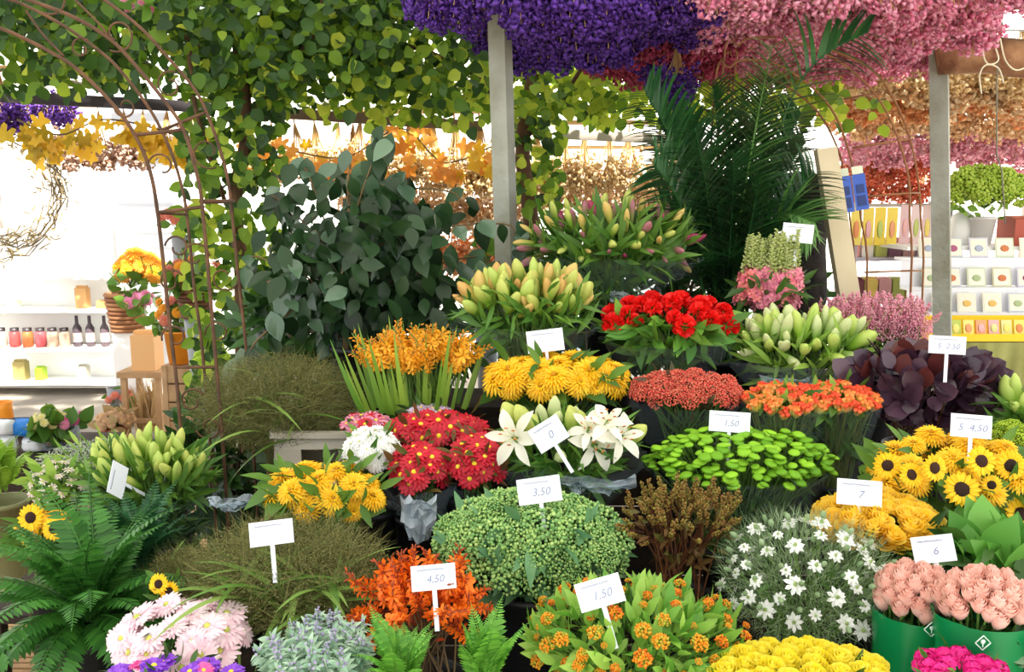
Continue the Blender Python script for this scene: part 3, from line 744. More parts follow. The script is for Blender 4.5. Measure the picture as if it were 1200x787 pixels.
# cream crate under the feathery grass
CR = mat('cream_crate', '#b3aa9a', '#c9c0b0', .7); cc = P(376, 552, 2.80); s_ = S(376, 552, 2.8)
crate = thing('crate', 'cream plastic crate with a hand hole under the feathery grass', 'crate', (cc[0], cc[1] + .13, .58))
w, h = 105 * s_, cc[2] + 45 * s_ - .58; x0, x1, y0, y1 = cc[0] - w / 2, cc[0] + w / 2, cc[1], cc[1] + .26; zt = .58 + h
hx0, hx1, hz0, hz1 = cc[0] - 22 * s_, cc[0] + 22 * s_, zt - 36 * s_, zt - 18 * s_; t_ = .012
g = G()
for (a0, a1, q0, q1) in [(x0, x1, hz1, zt), (x0, x1, .585, hz0), (x0, hx0, hz0, hz1), (hx1, x1, hz0, hz1)]:
    g.box(((a0 + a1) / 2, y0, (q0 + q1) / 2), (a1 - a0, t_, q1 - q0))
ob('front_panel', g.mesh('front_panel', CR, False), crate)
ob('back_panel', G().box((cc[0], y1, (.585 + zt) / 2), (w, t_, zt - .585)).mesh('panel', CR, False), crate)
for q in (x0, x1): ob('side_panel', G().box((q, (y0 + y1) / 2, (.585 + zt) / 2), (t_, .26 - t_ - .001, zt - .585)).mesh('panel', CR, False), crate)
ob('rim', G().box((cc[0], y0 - .008, zt), (w + .02, .03, .018)).box((cc[0], y1 + .008, zt), (w + .02, .03, .018)).box((x0, (y0 + y1) / 2, zt), (.03, .27, .018)).box((x1, (y0 + y1) / 2, zt), (.03, .27, .018)).mesh('rim', CR, False), crate)
ob('bottom', G().box((cc[0], (y0 + y1) / 2, .588), (w, .26, .012)).mesh('bottom', CR, False), crate)

# 6 double sunflowers in front, 7 the large yellow bunch, sunflowers right, left
b = Bunch('double_sunflower_bunch', 'double yellow sunflowers in front of the cream crate', FB, (302, 530, 456, 622), 2.36, 'double sunflowers by the cream crate', ry=.13)
b.heads(19, 42, M_dbl, up=.55, cam=.5, zmin=-.55).stalks().filler(90, 34, LEAF_M).leaves(26, 42, 'wide', LEAF_M, zmin=-.9, zmax=.1, droop=.2)
b = Bunch('double_sunflower_bunch', 'dense mass of double yellow sunflowers behind the white lilies', FB, (562, 403, 747, 480), 2.84, 'dense double sunflowers', ry=.16)
b.heads(36, 44, M_dbl, up=.5, cam=.55, zmin=-.4).stalks().filler(90, 34, LEAF_M).leaves(34, 40, 'wide', LEAF_M, zmin=-1., zmax=-.3, droop=.3, rad=1.05)
b = Bunch('sunflower_bunch', 'yellow sunflowers with dark centres beneath the purple smoke bush', FB, (1010, 492, 1222, 632), 2.34, 'yellow sunflowers with dark centres', ry=.17)
b.heads(26, 40, M_dbl, up=.6, cam=.4, zmin=0).heads_at([(1127, 573, 40), (1162, 568, 24), (1196, 602, 38), (1068, 556, 30), (1184, 545, 36), (1095, 548, 32), (1040, 545, 32), (1150, 540, 34)], M_sun).stalks().filler(140, 36, LEAF_M).leaves(50, 42, 'wide', LEAF_M, zmin=-1., zmax=.6, droop=.2)
b = Bunch('sunflower_bunch', 'small sunflower bunch next to the large sword fern', FB, (12, 590, 104, 660), 2.56, 'small sunflower bunch', ry=.09, zb=.05, br=.09)
b.heads(8, 32, M_dbl, up=.45, cam=.6, zmin=.2).heads_at([(64, 619, 30), (36, 606, 32)], M_sun).stalks().filler(50, 34, LEAF_M).leaves(26, 36, 'wide', LEAF_D, zmin=-1., zmax=.2, droop=.2)
b = Bunch('sunflower_bunch', 'two little orange sunflowers between fern and pale gerberas', FB, (172, 672, 212, 705), 2.0, 'little orange sunflowers', ry=.04, br=.05)
b.heads_at([(186, 684, 26), (198, 692, 24)], M_sun).stalks().filler(14, 20, LEAF_M)

# 8 sedums
SED = mat('sedum_green', '#9cc46a', '#bcd884', .7, .15); SED2 = mat('sedum_blue', '#7aac62', '#92bc70', .7, .15)
CORAL = mat('sedum_coral', '#d8493e', '#ee6a58', .65, .15); CORAL2 = mat('sedum_salmon', '#e88468', '#d86a52', .65, .15)
M_sed = [(cluster(170, size=.045, seed=k, mats=2, flat=.5).mesh('umbel', [SED, SED2]), None) for k in range(3)]
M_cor = [(cluster(120, size=.055, seed=k, mats=2, flat=.6).mesh('umbel', [CORAL, CORAL2]), None) for k in range(3)]
b = Bunch('sedum_bunch', 'broad mound of pale green sedum heads', FB, (505, 566, 738, 704), 2.16, 'pale green sedum', ry=.2, stem=.06)
b.heads(58, 50, M_sed, part='umbel', up=.45, cam=.3, zmin=-.35, inset=.35, spread=(.75, 1.3), jit=.12).stalks(r=.003).filler(140, 40, mat('sedum_leaf', '#4f7d54', '#6d9a68', .5, .2))
b = Bunch('sedum_bunch', 'coral red sedum heads behind the green button flowers', FB, (738, 430, 872, 488), 2.74, 'coral red sedum', ry=.15)
b.heads(56, 24, M_cor, part='umbel', up=.6, cam=.3, zmin=-.2).stalks().filler(60, 20, mat('sedum_dk', '#5c3a2a', '#4a4a2c', .6, .1)).sleeve(FILM, zt=b.C[2] - .02, seed=4)

# 9 milkweed
MW = mat('milkweed_orange', '#f0900c', '#fbb030', .55, .2); MWG = mat('milkweed_green', '#b8b83c', '#e0a820', .55, .2); MWR = mat('milkweed_deep', '#e0660c', '#f08418', .55, .2)
M_mw = [(cluster(46, size=.11, seed=k, mats=2, flat=.75).mesh('umbel', [MW, MWG]), None) for k in range(2)] + [(cluster(46, size=.11, seed=7, mats=2, flat=.75).mesh('umbel', [MW, MWR]), None)]
LMW = mat('milkweed_leaf', '#5f9c34', '#a4cc58', .45, .3)
b = Bunch('milkweed_bunch', 'leafy milkweed bunch with small orange umbels', FB, (612, 672, 875, 815), 1.82, 'orange milkweed', ry=.2, stem=.08)
b.heads(92, 15, M_mw, part='umbel', up=.5, cam=.4, zmin=-.5, jit=.16, inset=.3, spread=(.5, 1.4)).stalks().filler(260, 32, LMW).leaves(270, 34, 'mid', LMW, zmin=-.7, zmax=1., out=.7, upz=.5, inset=.2)

# 10 roses
b = Bunch('rose_bunch', 'bunch of lemon yellow roses below the white nigella', FB, (836, 748, 1046, 835), 1.64, 'lemon yellow roses', ry=.13)
b.heads(54, 30, M_rl, part='rose', up=.86, cam=.25, zmin=-.1, wob=.14, jit=.06, spread=(.8, 1.0)).stalks(r=.003).filler(60, 30, LEAF_D, zr=(-1.2, .2))
b = Bunch('rose_bunch', 'egg yolk yellow roses tucked between sunflowers and nigella', FB, (952, 571, 1104, 652), 2.18, 'egg yolk yellow roses', ry=.14)
b.heads(60, 26, M_ry, part='rose', up=.72, cam=.35, zmin=-.3, wob=.2, jit=.08, spread=(.8, 1.02)).stalks(r=.003).filler(60, 30, LEAF_D, zr=(-1.2, .2))
GREENW = mat('green_wrap', '#0a7a42', '#12894c', .3, .1); LOGO = mat('logo_white', '#cfe8dc', rough=.5)
for k, (bx, Y, lab) in enumerate([((1025, 656, 1120, 742), 1.86, 'peach pink roses in green wrap standing next to the white nigella'), ((1096, 662, 1212, 745), 1.74, 'peach pink roses in logo printed green wrap above the magenta pinks')]):
    b = Bunch('rose_bunch', lab, FB, bx, Y, lab.split(' in ')[0] + (' by the nigella' if k == 0 else ' above the magenta pinks'), ry=.09, stem=.2, br=.075)
    b.heads(40, 24, M_rp, part='rose', up=.82, cam=.2, zmin=-.2, wob=.12, jit=.06, spread=(.78, .96)).stalks(r=.003).filler(40, 26, LEAF_D, zr=(-1.2, .1), depth=(.1, .7))
    o = b.sleeve(GREENW, .98, name='wrapper', seed=k, crumple=.03, zt=b.C[2] - b.r[2] * .35, zb=b.mouth[2] - .05, rb=.9)
    # white diamond mark printed on the wrap
    lx = [1092, 1152][k]; ly = [737, 753][k]; q = G(); s0 = S(lx, ly, Y - .1); c0 = P(lx, ly, Y - .1)
    for i in range(4):
        a1, a2 = math.pi / 2 * i, math.pi / 2 * (i + 1); r1 = 9 * s0
        q.tube([c0 + np.array((r1 * math.cos(a1), 0, r1 * math.sin(a1))), c0 + np.array((r1 * math.cos(a2), 0, r1 * math.sin(a2)))], s0 * .7, 4)
    q.ball(6, 4, (3 * s0, .3 * s0, 3 * s0), 0, trans(c0 + np.array((0, 0, 1.5 * s0)))); q.box(c0 - np.array((0, 0, 3.2 * s0)), (1.2 * s0, .4 * s0, 4.5 * s0))
    lo = ob('logo', q.mesh('logo', LOGO), b.root)

# 11 white nigella
FEN = mat('fennel_green', '#7d9a68', '#a6bd92', .6, .25)
def nigella(seed):
    rr = random.Random(seed)
    g = rings([(8, .06, 0, .42, .2, .15, -.3, 3, .05, .15), (7, .05, .05, .33, .17, .4, -.3, 3, .05, .15)], rr); c = G().ball(6, 4, (.1, .1, .12), 0, trans((0, 0, .1)))
    for i in range(7):
        a = i * .9; c.tube([(0, 0, .15), (.08 * math.cos(a), .08 * math.sin(a), .3)], .012, 3)
    return g, c
M_nig = duo(nigella, WHT, mat('nigella_pod', '#8aa85a', '#a8b878', .6))
b = Bunch('nigella_bunch', 'feathery bunch of white nigella stars', FB, (842, 600, 1046, 756), 2.02, 'white nigella', ry=.18)
b.heads(66, 24, M_nig, up=.4, cam=.6, zmin=-.5, jit=.12, spread=(.6, 1.15)).stalks(r=.0015)
bl = blade(1, .02, 2, .2); Ms = []
for i in range(6500):
    u = rdir(); p = b.C + u * b.r * R.random() ** .33; Ms.append(along(p, unit(u + rdir() * .8 + np.array((0, 0, .5))), rdir(), U(.02, .05)))
g = G().put(bl, Ms); pod = G().ball(6, 4, (.007, .007, .010)); g.put(pod, [aim(p, n_) for p, n_ in b.pts(60, -.3, 0, .2)])
stuff(ob('feathery_leaves', g.mesh('feathery_leaves', FEN), b.root)); b.filler(80, 20, LEAF_D)

# 12 magenta pinks, green leaves at the right edge
M_dia = []
for k in range(2):
    rr = random.Random(k); g = G(); fl = rings([(5, .02, 0, .5, .42, .1, -.2, 2, .75, .1)], rr)
    for i in range(14):
        z = 1 - 1.0 * (i + .5) / 14; a = i * 2.4; q = math.sqrt(1 - z * z); d = np.array((q * math.cos(a), q * math.sin(a), z * .8))
        g.put(fl, [aim(d * .34, d, rr.uniform(0, 6), .3)])
    M_dia.append((g.mesh('floret_head', MAG), None))
b = Bunch('pinks_bunch', 'magenta sweet william below the peach roses', FB, (1066, 757, 1192, 830), 1.60, 'magenta sweet william', ry=.1)
b.heads(28, 34, M_dia, up=.6, cam=.3, zmin=-.1).stalks().filler(50, 22, LEAF_M)
BIGL = mat('hosta_green', '#4a8a34', '#7cb850', .35, .35)
b = Bunch('leaf_bunch', 'broad glossy green leaves behind the peach roses', 'foliage', (1100, 606, 1240, 690), 2.04, 'broad green leaves', ry=.12)
b.leaves(46, 62, 'wide', BIGL, zmin=-.3, zmax=1, out=.8, upz=.5).filler(50, 50, LEAF_D).stems += [(b.C + rdir() * b.r * .5, np.array((0, 0, 1.))) for _ in range(20)]
b.stalks()
b = Bunch('leaf_bunch', 'grey green rounded leaves beside the green rose wrap', 'foliage', (1178, 725, 1250, 800), 1.70, 'grey green rounded leaves', ry=.07, br=.06)
b.leaves(20, 42, 'round', mat('greygreen', '#6d8f6a', '#88a582', .5, .2), zmin=-.5).filler(20, 30, LEAF_D).stems += [(b.C + rdir() * b.r * .5, np.array((0, 0, 1.))) for _ in range(10)]
b.stalks()

# 13 brown berried twigs
def twig(seed):
    rr = random.Random(seed); g = G(); Ms = []
    for k in range(4):
        a = rr.uniform(0, 6.28); e = np.array((.28 * math.cos(a), .28 * math.sin(a), rr.uniform(.6, 1.0))); p0 = np.array((0, 0, -.6)); g.tube([p0, e * .4, e], .012, 3, 1)
        for i in range(26):
            t = .3 + .7 * i / 26; p = (e * .4) * (1 - t) * 1.0 + e * t; d = rdir(); Ms.append(aim(p + d * .05, d, 0, rr.uniform(.025, .045)))
    g.put(G().octa(), Ms, 0); return g
BER = mat('berry_olive', '#8a8434', '#8a5c2a', .6, .1); BERB = mat('twig_brown', '#5a3420', '#7a4a28', .7)
M_tw = [(twig(k).mesh('twig', [BER, BERB]), None) for k in range(3)]
b = Bunch('berry_twig_bunch', 'brown and olive berried twigs right of the pale sedum mound', FB, (722, 572, 872, 668), 2.2, 'berried twigs', ry=.13)
b.heads(34, 44, M_tw, part='twig', up=.55, cam=.2, zmin=-.4, inset=.6, jit=.2).stalks(BERB).filler(90, 22, mat('olive_leaf', '#5a5a24', '#6d4a26', .6, .2))

# 14 green button chrysanthemums
b = Bunch('button_chrysanthemum_bunch', 'bright green button chrysanthemums in clear sleeves', FB, (755, 492, 978, 590), 2.46, 'green button chrysanthemums', ry=.19, stem=.2)
b.heads(285, 15.5, M_but, part='flower', up=.85, cam=.05, zmin=-.2, jit=.2, wob=.25, spread=(.7, 1.2), inset=.5, tall=.7).stalks(r=.0018, ring=.9).filler(160, 26, LEAF_D, zr=(-1.6, .1))
b.sleeve(FILM, 1.0, zt=b.C[2] - .01, seed=2, zb=b.mouth[2] - .03)

# 15 orange and yellow tulip-like kalanchoe
def kal(seed):
    rr = random.Random(seed); g = G(); bd = G(); bd.lathe([(.02, -.5), (.13, -.35), (.17, 0), (.15, .25), (.2, .42), (.08, .45), (.01, .42)], 7)
    for i in range(6):
        a = i * 1.05; q = 0 if i == 5 else .2; d = unit((q * math.cos(a) * 1.4, q * math.sin(a) * 1.4, 1)); g.put(bd, [aim((q * math.cos(a), q * math.sin(a), rr.uniform(-.06, .06)), d, 0, .75)])
    return g
KAL = mat('kalanchoe', '#f4d85c', '#f8e488', .55, .2, grad='#fa7030', gpos=(.55, 1.0)); KAL2 = mat('kalanchoe_red', '#f4b868', '#f6d878', .55, .2, grad='#f4502c', gpos=(.45, .9))
M_kal = [(kal(1).mesh('flower', KAL), None), (kal(2).mesh('flower', KAL2), None)]
for bx, Y, lab in [((868, 446, 972, 496), 2.66, 'orange and yellow tubular flowers in clear sleeve near the coral sedum'), ((942, 444, 1030, 492), 2.68, 'orange and yellow tubular flowers in clear sleeve by the purple smoke bush')]:
    b = Bunch('kalanchoe_bunch', lab, FB, bx, Y, lab.split(' in ')[0] + lab.split('sleeve')[1], ry=.13, stem=.24, br=.07)
    b.heads(64, 17, M_kal, up=.75, cam=.25, zmin=-.3, wob=.15).stalks(mat('kal_stem', '#8a8a3c', '#6d8a3c', .5), r=.002).filler(90, 30, LEAF_M, zr=(-3.5, .3), drop=1.)
    b.leaves(8, 24, 'mid', LEAF_L, zmin=.6, zmax=1, out=.3, upz=.8)
    b.sleeve(FILM, 1.0, zt=b.C[2], seed=6, zb=b.mouth[2] - .03)

# 16 lilies
LB_W = mat('bud_white', '#8cb84c', '#b0d074', .45, .25, grad='#d6e0a4'); LB_G = mat('bud_green', '#7fae34', '#a4c44c', .45, .25, grad='#ccd470'); LB_Y = mat('bud_yellow', '#a8b448', '#bcc45c', .45, .25, grad='#dcc070')
LB_P = mat('bud_pink', '#8a9450', '#a09a68', .45, .25, grad='#b87a80'); LB_K = mat('bud_rose', '#9a5a6c', '#a87a70', .45, .25, grad='#a03a5c'); LB_O = mat('bud_orange', '#b4bc50', '#c4c058', .45, .25, grad='#e0b468')
LB_L = mat('bud_lime', '#8fbc38', '#a8cc50', .45, .25, grad='#c4d870')
def buds(mats_, fat=.15): return [(proto_bud(fat * f).mesh('bud', m), None) for m in mats_ for f in (.85, 1.1)]
LILW = mat('lily_white', '#f2efdc', '#fbf8ea', .45, .35); STAM = mat('stamen', '#c8d088', '#d8d898'); ANTH = mat('anther', '#c87a2c', '#a85a1c')
M_lil = []
for k in range(2):
    g, st = proto_lily(k); M_lil.append((g.mesh('petals', LILW), st.mesh('stamens', [STAM, ANTH])))
LLEAF = mat('lily_leaf', '#3f6f2a', '#6f9a3a', .4, .3)
def lily(label, bx, Y, what, mats_, n, bpx, nl=70, up=.6, cam=.3, opened=(), fat=.15, zmin=-.3, ry=None, lm=LLEAF, lpx=42, film=None, **kw):
    b = Bunch('lily_bunch', label, FB, bx, Y, what, ry=ry, **kw); bm_ = buds(mats_, fat)
    b.heads(n, bpx, bm_, part='bud', up=up, cam=cam, zmin=zmin, inset=.75, jit=.16, spread=(.7, 1.15), wob=.35)
    for (px_, py_, sz, dz) in opened:
        p = P(px_, py_, Y - b.r[1] * .8); me, ce = M_lil[R.randrange(2)]; z = unit(dz)
        o = ob('flower', me, b.root, aim(p - z * sz * .2 * b.px, z, U(0, 6), sz * b.px)); sub('stamens', ce, o); b.stems.append((p, z))
    b.stalks(r=.003).filler(120, 40, lm, LGN, zr=(-1.5, .6)).leaves(nl, lpx, 'narrow', lm, zmin=-.9, zmax=.8, out=.7, upz=.5)
    if film: b.sleeve(film, 1.02, zt=b.C[2] - b.r[2] * .3, seed=n, zb=b.mouth[2] - .03, crumple=.07)
    return b
lily('open white lilies and pale buds behind the green sedum', (572, 474, 756, 572), 2.50, 'open white lilies', [LB_G, LB_W], 18, 46, opened=[(600, 512, 62, (-.5, -1, .35)), (700, 520, 58, (.3, -1, .3)), (730, 510, 54, (.5, -.9, .6)), (690, 500, 46, (-.2, -.8, .8)), (712, 492, 50, (0, -.6, .8))], fat=.19, film=FILM)
lily('yellow green lily buds in front of the grey post', (530, 313, 708, 412), 3.02, 'yellow green lily buds', [LB_G, LB_G, LB_G, LB_Y, LB_L, LB_O], 84, 42, fat=.15, up=.65, film=FILM, nl=110)
lily('dusky pink and green lily buds against the palm', (608, 232, 826, 338), 3.3, 'dusky pink lily buds', [LB_P, LB_G, LB_Y, LB_P, LB_K], 80, 32, nl=270, lpx=50, fat=.13, up=.22, zmin=-.55, film=FILM, lm=LEAF_M)
lily('fat pale green and white lily buds above the coral and orange flowers', (853, 365, 1028, 452), 2.96, 'fat pale green lily buds', [LB_W, LB_L, LB_W], 64, 40, nl=90, fat=.17, up=.4, film=FILMB, lm=LEAF_L)
b = lily('lime lily buds with dark stems beside the iron arch', (92, 505, 258, 612), 2.62, 'lime lily buds', [LB_L, LB_G, LB_L], 60, 40, nl=110, fat=.13, up=.7, film=FILM, lm=LEAF_M, ry=.16, zb=.46)
# tall lily bed leaves reaching down
b.filler(160, 46, LEAF_D, LGN, zr=(-2.6, -.4))
b = lily('narrow green buds at the edge of the sunflowers', (1172, 452, 1225, 530), 2.6, 'narrow green buds', [LB_L], 12, 46, nl=30, fat=.16, ry=.07, lm=LEAF_M, br=.06)
b = Bunch('goldenrod_bunch', 'lime green goldenrod tuft between sunflowers and green buds', FB, (1158, 492, 1208, 535), 2.50, 'lime goldenrod tuft', ry=.06, br=.06)
b.heads(26, 16, [(cluster(40, size=.1, seed=3, flat=.9).mesh('umbel', mat('goldenrod', '#9cbf2c', '#bcd044', .6, .2)), None)], part='umbel').stalks().filler(20, 18, LEAF_L)

# 17 red daisies, white chrysanthemums, pink filler
for k, (bx, Y, lab) in enumerate([((452, 474, 574, 530), 2.66, 'red daisies with yellow eyes behind the other red bunches'), ((450, 512, 534, 586), 2.46, 'red daisies with yellow eyes next to the white chrysanthemums'), ((520, 500, 598, 582), 2.48, 'red daisies with yellow eyes next to the white lilies')]):
    b = Bunch('daisy_bunch', lab, FB, bx, Y, lab, ry=.12, br=.075, stem=.1)
    b.heads([34, 30, 30][k], 29, M_red, up=.45, cam=.6, zmin=-.35, spread=(.85, 1.1)).stalks().filler(60, 24, mat('maroon_leaf', '#6d3a22', '#5a5a24', .6, .2))
    b.sleeve(FILMB if k == 1 else FILM, 1.04, zt=b.C[2] - b.r[2] * .45, seed=k + 10, zb=b.mouth[2] - .03, crumple=.08)
b = Bunch('chrysanthemum_bunch', 'pure white chrysanthemums beside the red daisies', FB, (397, 494, 472, 560), 2.50, 'white chrysanthemums', ry=.1, br=.07)
b.heads(32, 28, M_wht, up=.5, cam=.5, zmin=-.35).stalks().filler(40, 24, LEAF_M)
M_pk = duo(proto_daisy, mat('pink_pale', '#e0a8bc', '#d86a8a', .5, .25), DISCY, k=12)
b = Bunch('alstroemeria_bunch', 'pale pink and red flowers behind the white chrysanthemums', FB, (398, 478, 460, 515), 2.68, 'pale pink flowers by the white chrysanthemums', ry=.08, br=.06)
b.heads(22, 19, M_pk, up=.5, cam=.4).heads(6, 18, M_red).stalks().filler(30, 20, LEAF_D)
b = Bunch('alstroemeria_bunch', 'lilac white flowers peeping out above the red daisies', FB, (470, 470, 530, 492), 2.76, 'lilac white flowers', ry=.06, br=.06)
b.heads(14, 18, duo(proto_daisy, mat('lilacwhite', '#d8d0e4', '#c8a8c8', .5, .25), DISCY, k=12)).stalks().filler(20, 18, LEAF_D)

# crumpled cellophane hanging under the red daisies
def crumple_sheet(px, py, w, h, Y, label, seed):
    rr = random.Random(seed); s = S(px, py, Y); c = P(px, py, Y); n = 9; V = []
    for i in range(n):
        for j in range(n):
            u, v = i / (n - 1) - .5, j / (n - 1) - .5
            V.append(c + np.array((u * w * s * (1 - .45 * (v < 0) * -v * 2), rr.uniform(-.022, .022) - .05 * (1 - 4 * u * u) * .5, v * h * s + rr.uniform(-.006, .006))))
    g = G(); g.add(V, [(i * n + j, (i + 1) * n + j, (i + 1) * n + j + 1, i * n + j + 1) for i in range(n - 1) for j in range(n - 1)])
    return tag(ob('cellophane_sheet', g.mesh('cellophane_sheet', clear_film('cellophane_milky', .6, rough=.12) if h > 30 else clear_film('cellophane_fold', .26, rough=.1), False)), label, 'wrapping')
crumple_sheet(491, 606, 42, 54, 2.30, 'crumpled pale cellophane hanging below the red daisies', 1)
crumple_sheet(700, 566, 90, 18, 2.34, 'clear cellophane fold below the open white lilies', 2)
crumple_sheet(745, 352, 60, 18, 3.12, 'clear cellophane fold below the dusky pink lily buds', 3)
crumple_sheet(925, 448, 70, 14, 2.84, 'clear cellophane fold below the fat pale lily buds', 4)
crumple_sheet(272, 588, 56, 16, 2.42, 'clear cellophane fold by the foot of the iron arch', 5)

# 18 yellow montbretia with blades
M_moy = [(montbretia(k + 5, 15).mesh('flower_spike', [MOY, STEM, MOYB]), None) for k in range(3)]
b = Bunch('montbretia_bunch', 'golden montbretia with upright green blades under the ficus', FB, (418, 402, 566, 462), 2.88, 'golden montbretia', ry=.13)
b.heads(52, 44, M_moy, part='flower_spike', up=.6, cam=.3, inset=.55, jit=.12).stalks()
mb = [blade(1, .06, 6, dd).mesh('blade', mat('sword_leaf', '#5f8f2c', '#a0c048', .45, .35)) for dd in (.1, .3)]
for i in range(38):
    a = U(0, 6.28); q = math.sqrt(U(0, 1)); p = b.C + np.array((q * b.r[0] * math.cos(a), q * b.r[1] * math.sin(a), -b.r[2] * 1.7)); d = unit((q * .45 * math.cos(a), q * .45 * math.sin(a), 1))
    ob('blade', mb[i % 2], b.root, along(p, d, (0, -1, .2), U(70, 118) * b.px))

# 19 red celosia
b = Bunch('celosia_bunch', 'scarlet ruffled celosia over bright green leaves', FB, (703, 340, 866, 428), 3.0, 'scarlet celosia', ry=.16, stem=.16)
b.heads(28, 25, M_cel, up=.6, cam=.25, zmin=.1, jit=.1, spread=(.7, 1.2), wob=.3).stalks(r=.003).filler(150, 34, LEAF_M, zr=(-1.5, .4))
b.leaves(90, 36, 'mid', mat('celosia_leaf', '#5a9a34', '#86bc4a', .45, .3), zmin=-.9, zmax=.5, droop=.2); b.sleeve(FILM, 1.0, zt=b.C[2] - b.r[2] * .3, seed=21, zb=b.mouth[2] - .03)

# 20 snapdragons
def snap(seed):
    rr = random.Random(seed); g = G(); fl = rings([(5, .008, 0, .085, .075, .55, -.9, 2, .7, .2), (3, .005, .02, .06, .06, .9, -.6, 2, .7, .2)], rr); bd = G().ball(5, 3, (.03, .03, .05)); A = []; B = []
    g.tube([(0, 0, -.5), (0, 0, .55)], .018, 4, 1)
    for i in range(64):
        t = i / 64; a = i * 2.4; z = -.5 + 1.1 * t; q = .15 * (1 - t) ** 1.1 + .012; d = np.array((math.cos(a), math.sin(a), .5))
        (A if t < .45 else B).append(aim((q * math.cos(a), q * math.sin(a), z), d, rr.uniform(0, 6), 1.0 if t < .45 else 1.15 - .6 * t))
    g.put(fl, A, 0); g.put(bd, B, 1); return g
SN = mat('snap_pink', '#e07a9c', '#f0a0a8', .5, .25); SN2 = mat('snap_peach', '#e8907c', '#e87890', .5, .25); SNG = mat('snap_green', '#a8b860', '#c0c888', .55, .25)
M_sn = [(snap(k).mesh('flower_spike', [SN if k < 2 else SN2, SNG]), None) for k in range(3)]
b = Bunch('snapdragon_bunch', 'pink snapdragons with green tips under a price card by the trunk', FB, (846, 272, 962, 372), 3.12, 'pink snapdragons', ry=.11)
b.r[2] *= .75
b.heads(40, 74, M_sn, part='flower_spike', up=.88, cam=0, zmin=-.2, inset=.36, jit=.55, wob=.16, spread=(.7, 1.1)).stalks().filler(70, 28, LEAF_D, zr=(-1.6, -.1))

# 21 astilbe
def plume(seed):
    rr = random.Random(seed); g = G(); Ms = []; g.tube([(0, 0, -.6), (0, 0, .6)], .012, 3, 1)
    for i in range(150):
        t = rr.random(); a = rr.uniform(0, 6.28); q = .26 * (1 - t) ** .8 * rr.uniform(.2, 1); Ms.append(aim((q * math.cos(a), q * math.sin(a), -.4 + t + .15 * q), rdir(), 0, rr.uniform(.012, .03)))
    g.put(G().octa(), Ms, 0); return g
AST = mat('astilbe_pink', '#f298b4', '#fcc4d0', .6, .3)
M_as = [(plume(k).mesh('plume', [AST, SNG]), None) for k in range(3)]
b = Bunch('astilbe_bunch', 'feathery pink astilbe behind the purple smoke bush', FB, (938, 345, 1104, 416), 3.1, 'pink astilbe', ry=.14)
b.heads(110, 46, M_as, part='plume', up=.75, cam=.15, zmin=-.2, inset=.5, jit=.2, wob=.25).stalks().filler(60, 22, LEAF_D, zr=(-1.6, -.4))

# 22 purple smoke bush
COT = mat('smoke_leaf', '#2e1a28', '#553a4a', .26, .08, spec=.6); COT2 = mat('smoke_leaf_red', '#4a2024', '#6a3430', .3, .15)
b = Bunch('smoke_bush_bunch', 'dark purple smoke bush branches behind the sunflowers', 'foliage', (984, 402, 1176, 498), 2.76, 'purple smoke bush', ry=.17)
b.leaves(170, 30, 'round', COT, zmin=-.8, zmax=1, out=.7, upz=.3, face=.9).leaves(50, 27, 'round', COT2, zmin=.2, zmax=1, out=.6, upz=.5).filler(160, 30, COT, LGR)
b.stems += [(b.C + rdir() * b.r * .7, np.array((0, 0, 1.))) for _ in range(24)]; b.stalks(BERB)

# 23 hazy limonium left
b = Bunch('limonium_bunch', 'grey green haze of limonium behind the lime lily buds', FB, (40, 512, 205, 580), 3.0, 'grey green limonium', ry=.2, zb=.3)
g = G().put(G().octa(), [aim(b.C + rdir() * b.r * R.random() ** .3, rdir(), 0, U(.002, .0045)) for _ in range(5000)])
stuff(ob('florets', g.mesh('florets', mat('limonium', '#a8b8a0', '#c8d0bc', .7, .2)), b.root)); b.filler(160, 30, LEAF_L, LGN)
b.stems += [(b.C + rdir() * b.r * .8, np.array((0, 0, 1.))) for _ in range(70)]; b.stalks(r=.0015)
M_wl = duo(proto_daisy, mat('cream_small', '#e8e8d0', '#e8c8c8', .5, .25), DISCG, k=9)
b = Bunch('wildflower_bunch', 'small cream and pink flowers beside the limonium haze', FB, (32, 535, 110, 600), 2.84, 'small cream flowers', ry=.1, zb=.3, br=.08)
b.heads(44, 12, M_wl, up=.4, cam=.4, zmin=-.5).stalks().filler(70, 26, LEAF_L).leaves(30, 28, 'mid', LEAF_L)

# ------------------------------------------------------------------ ficus, palm, vines
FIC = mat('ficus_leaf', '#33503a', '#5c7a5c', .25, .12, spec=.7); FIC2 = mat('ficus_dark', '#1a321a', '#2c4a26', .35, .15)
b = Bunch('ficus_tree', 'dark glossy leaved ficus tree in front of the vine', 'tree', (288, 182, 560, 420), 3.32, 'ficus tree', ry=.3, bk=False, stem=.0)
me1, me2 = leafmesh('wide', FIC), leafmesh('wide', FIC2)
trunk = P(405, 420, 3.32); top = P(408, 205, 3.32)
ob('trunk', G().tube([b.base, trunk, (trunk + top) / 2 + np.array((.01, 0, 0)), top], [.016, .014, .012, .006], 7).mesh('trunk', STEM_DK), b.root)
brg = G(); cnt = 0; FM = []
ends = [P(x, y, 3.32 + U(-.2, .25)) for x, y in [(300, 300), (320, 230), (360, 200), (410, 190), (470, 205), (530, 225), (590, 262), (560, 300), (450, 165), (480, 300), (330, 360), (300, 400), (400, 330), (440, 380), (500, 250), (370, 270), (430, 260), (340, 310), (460, 400), (395, 400), (520, 330)]]
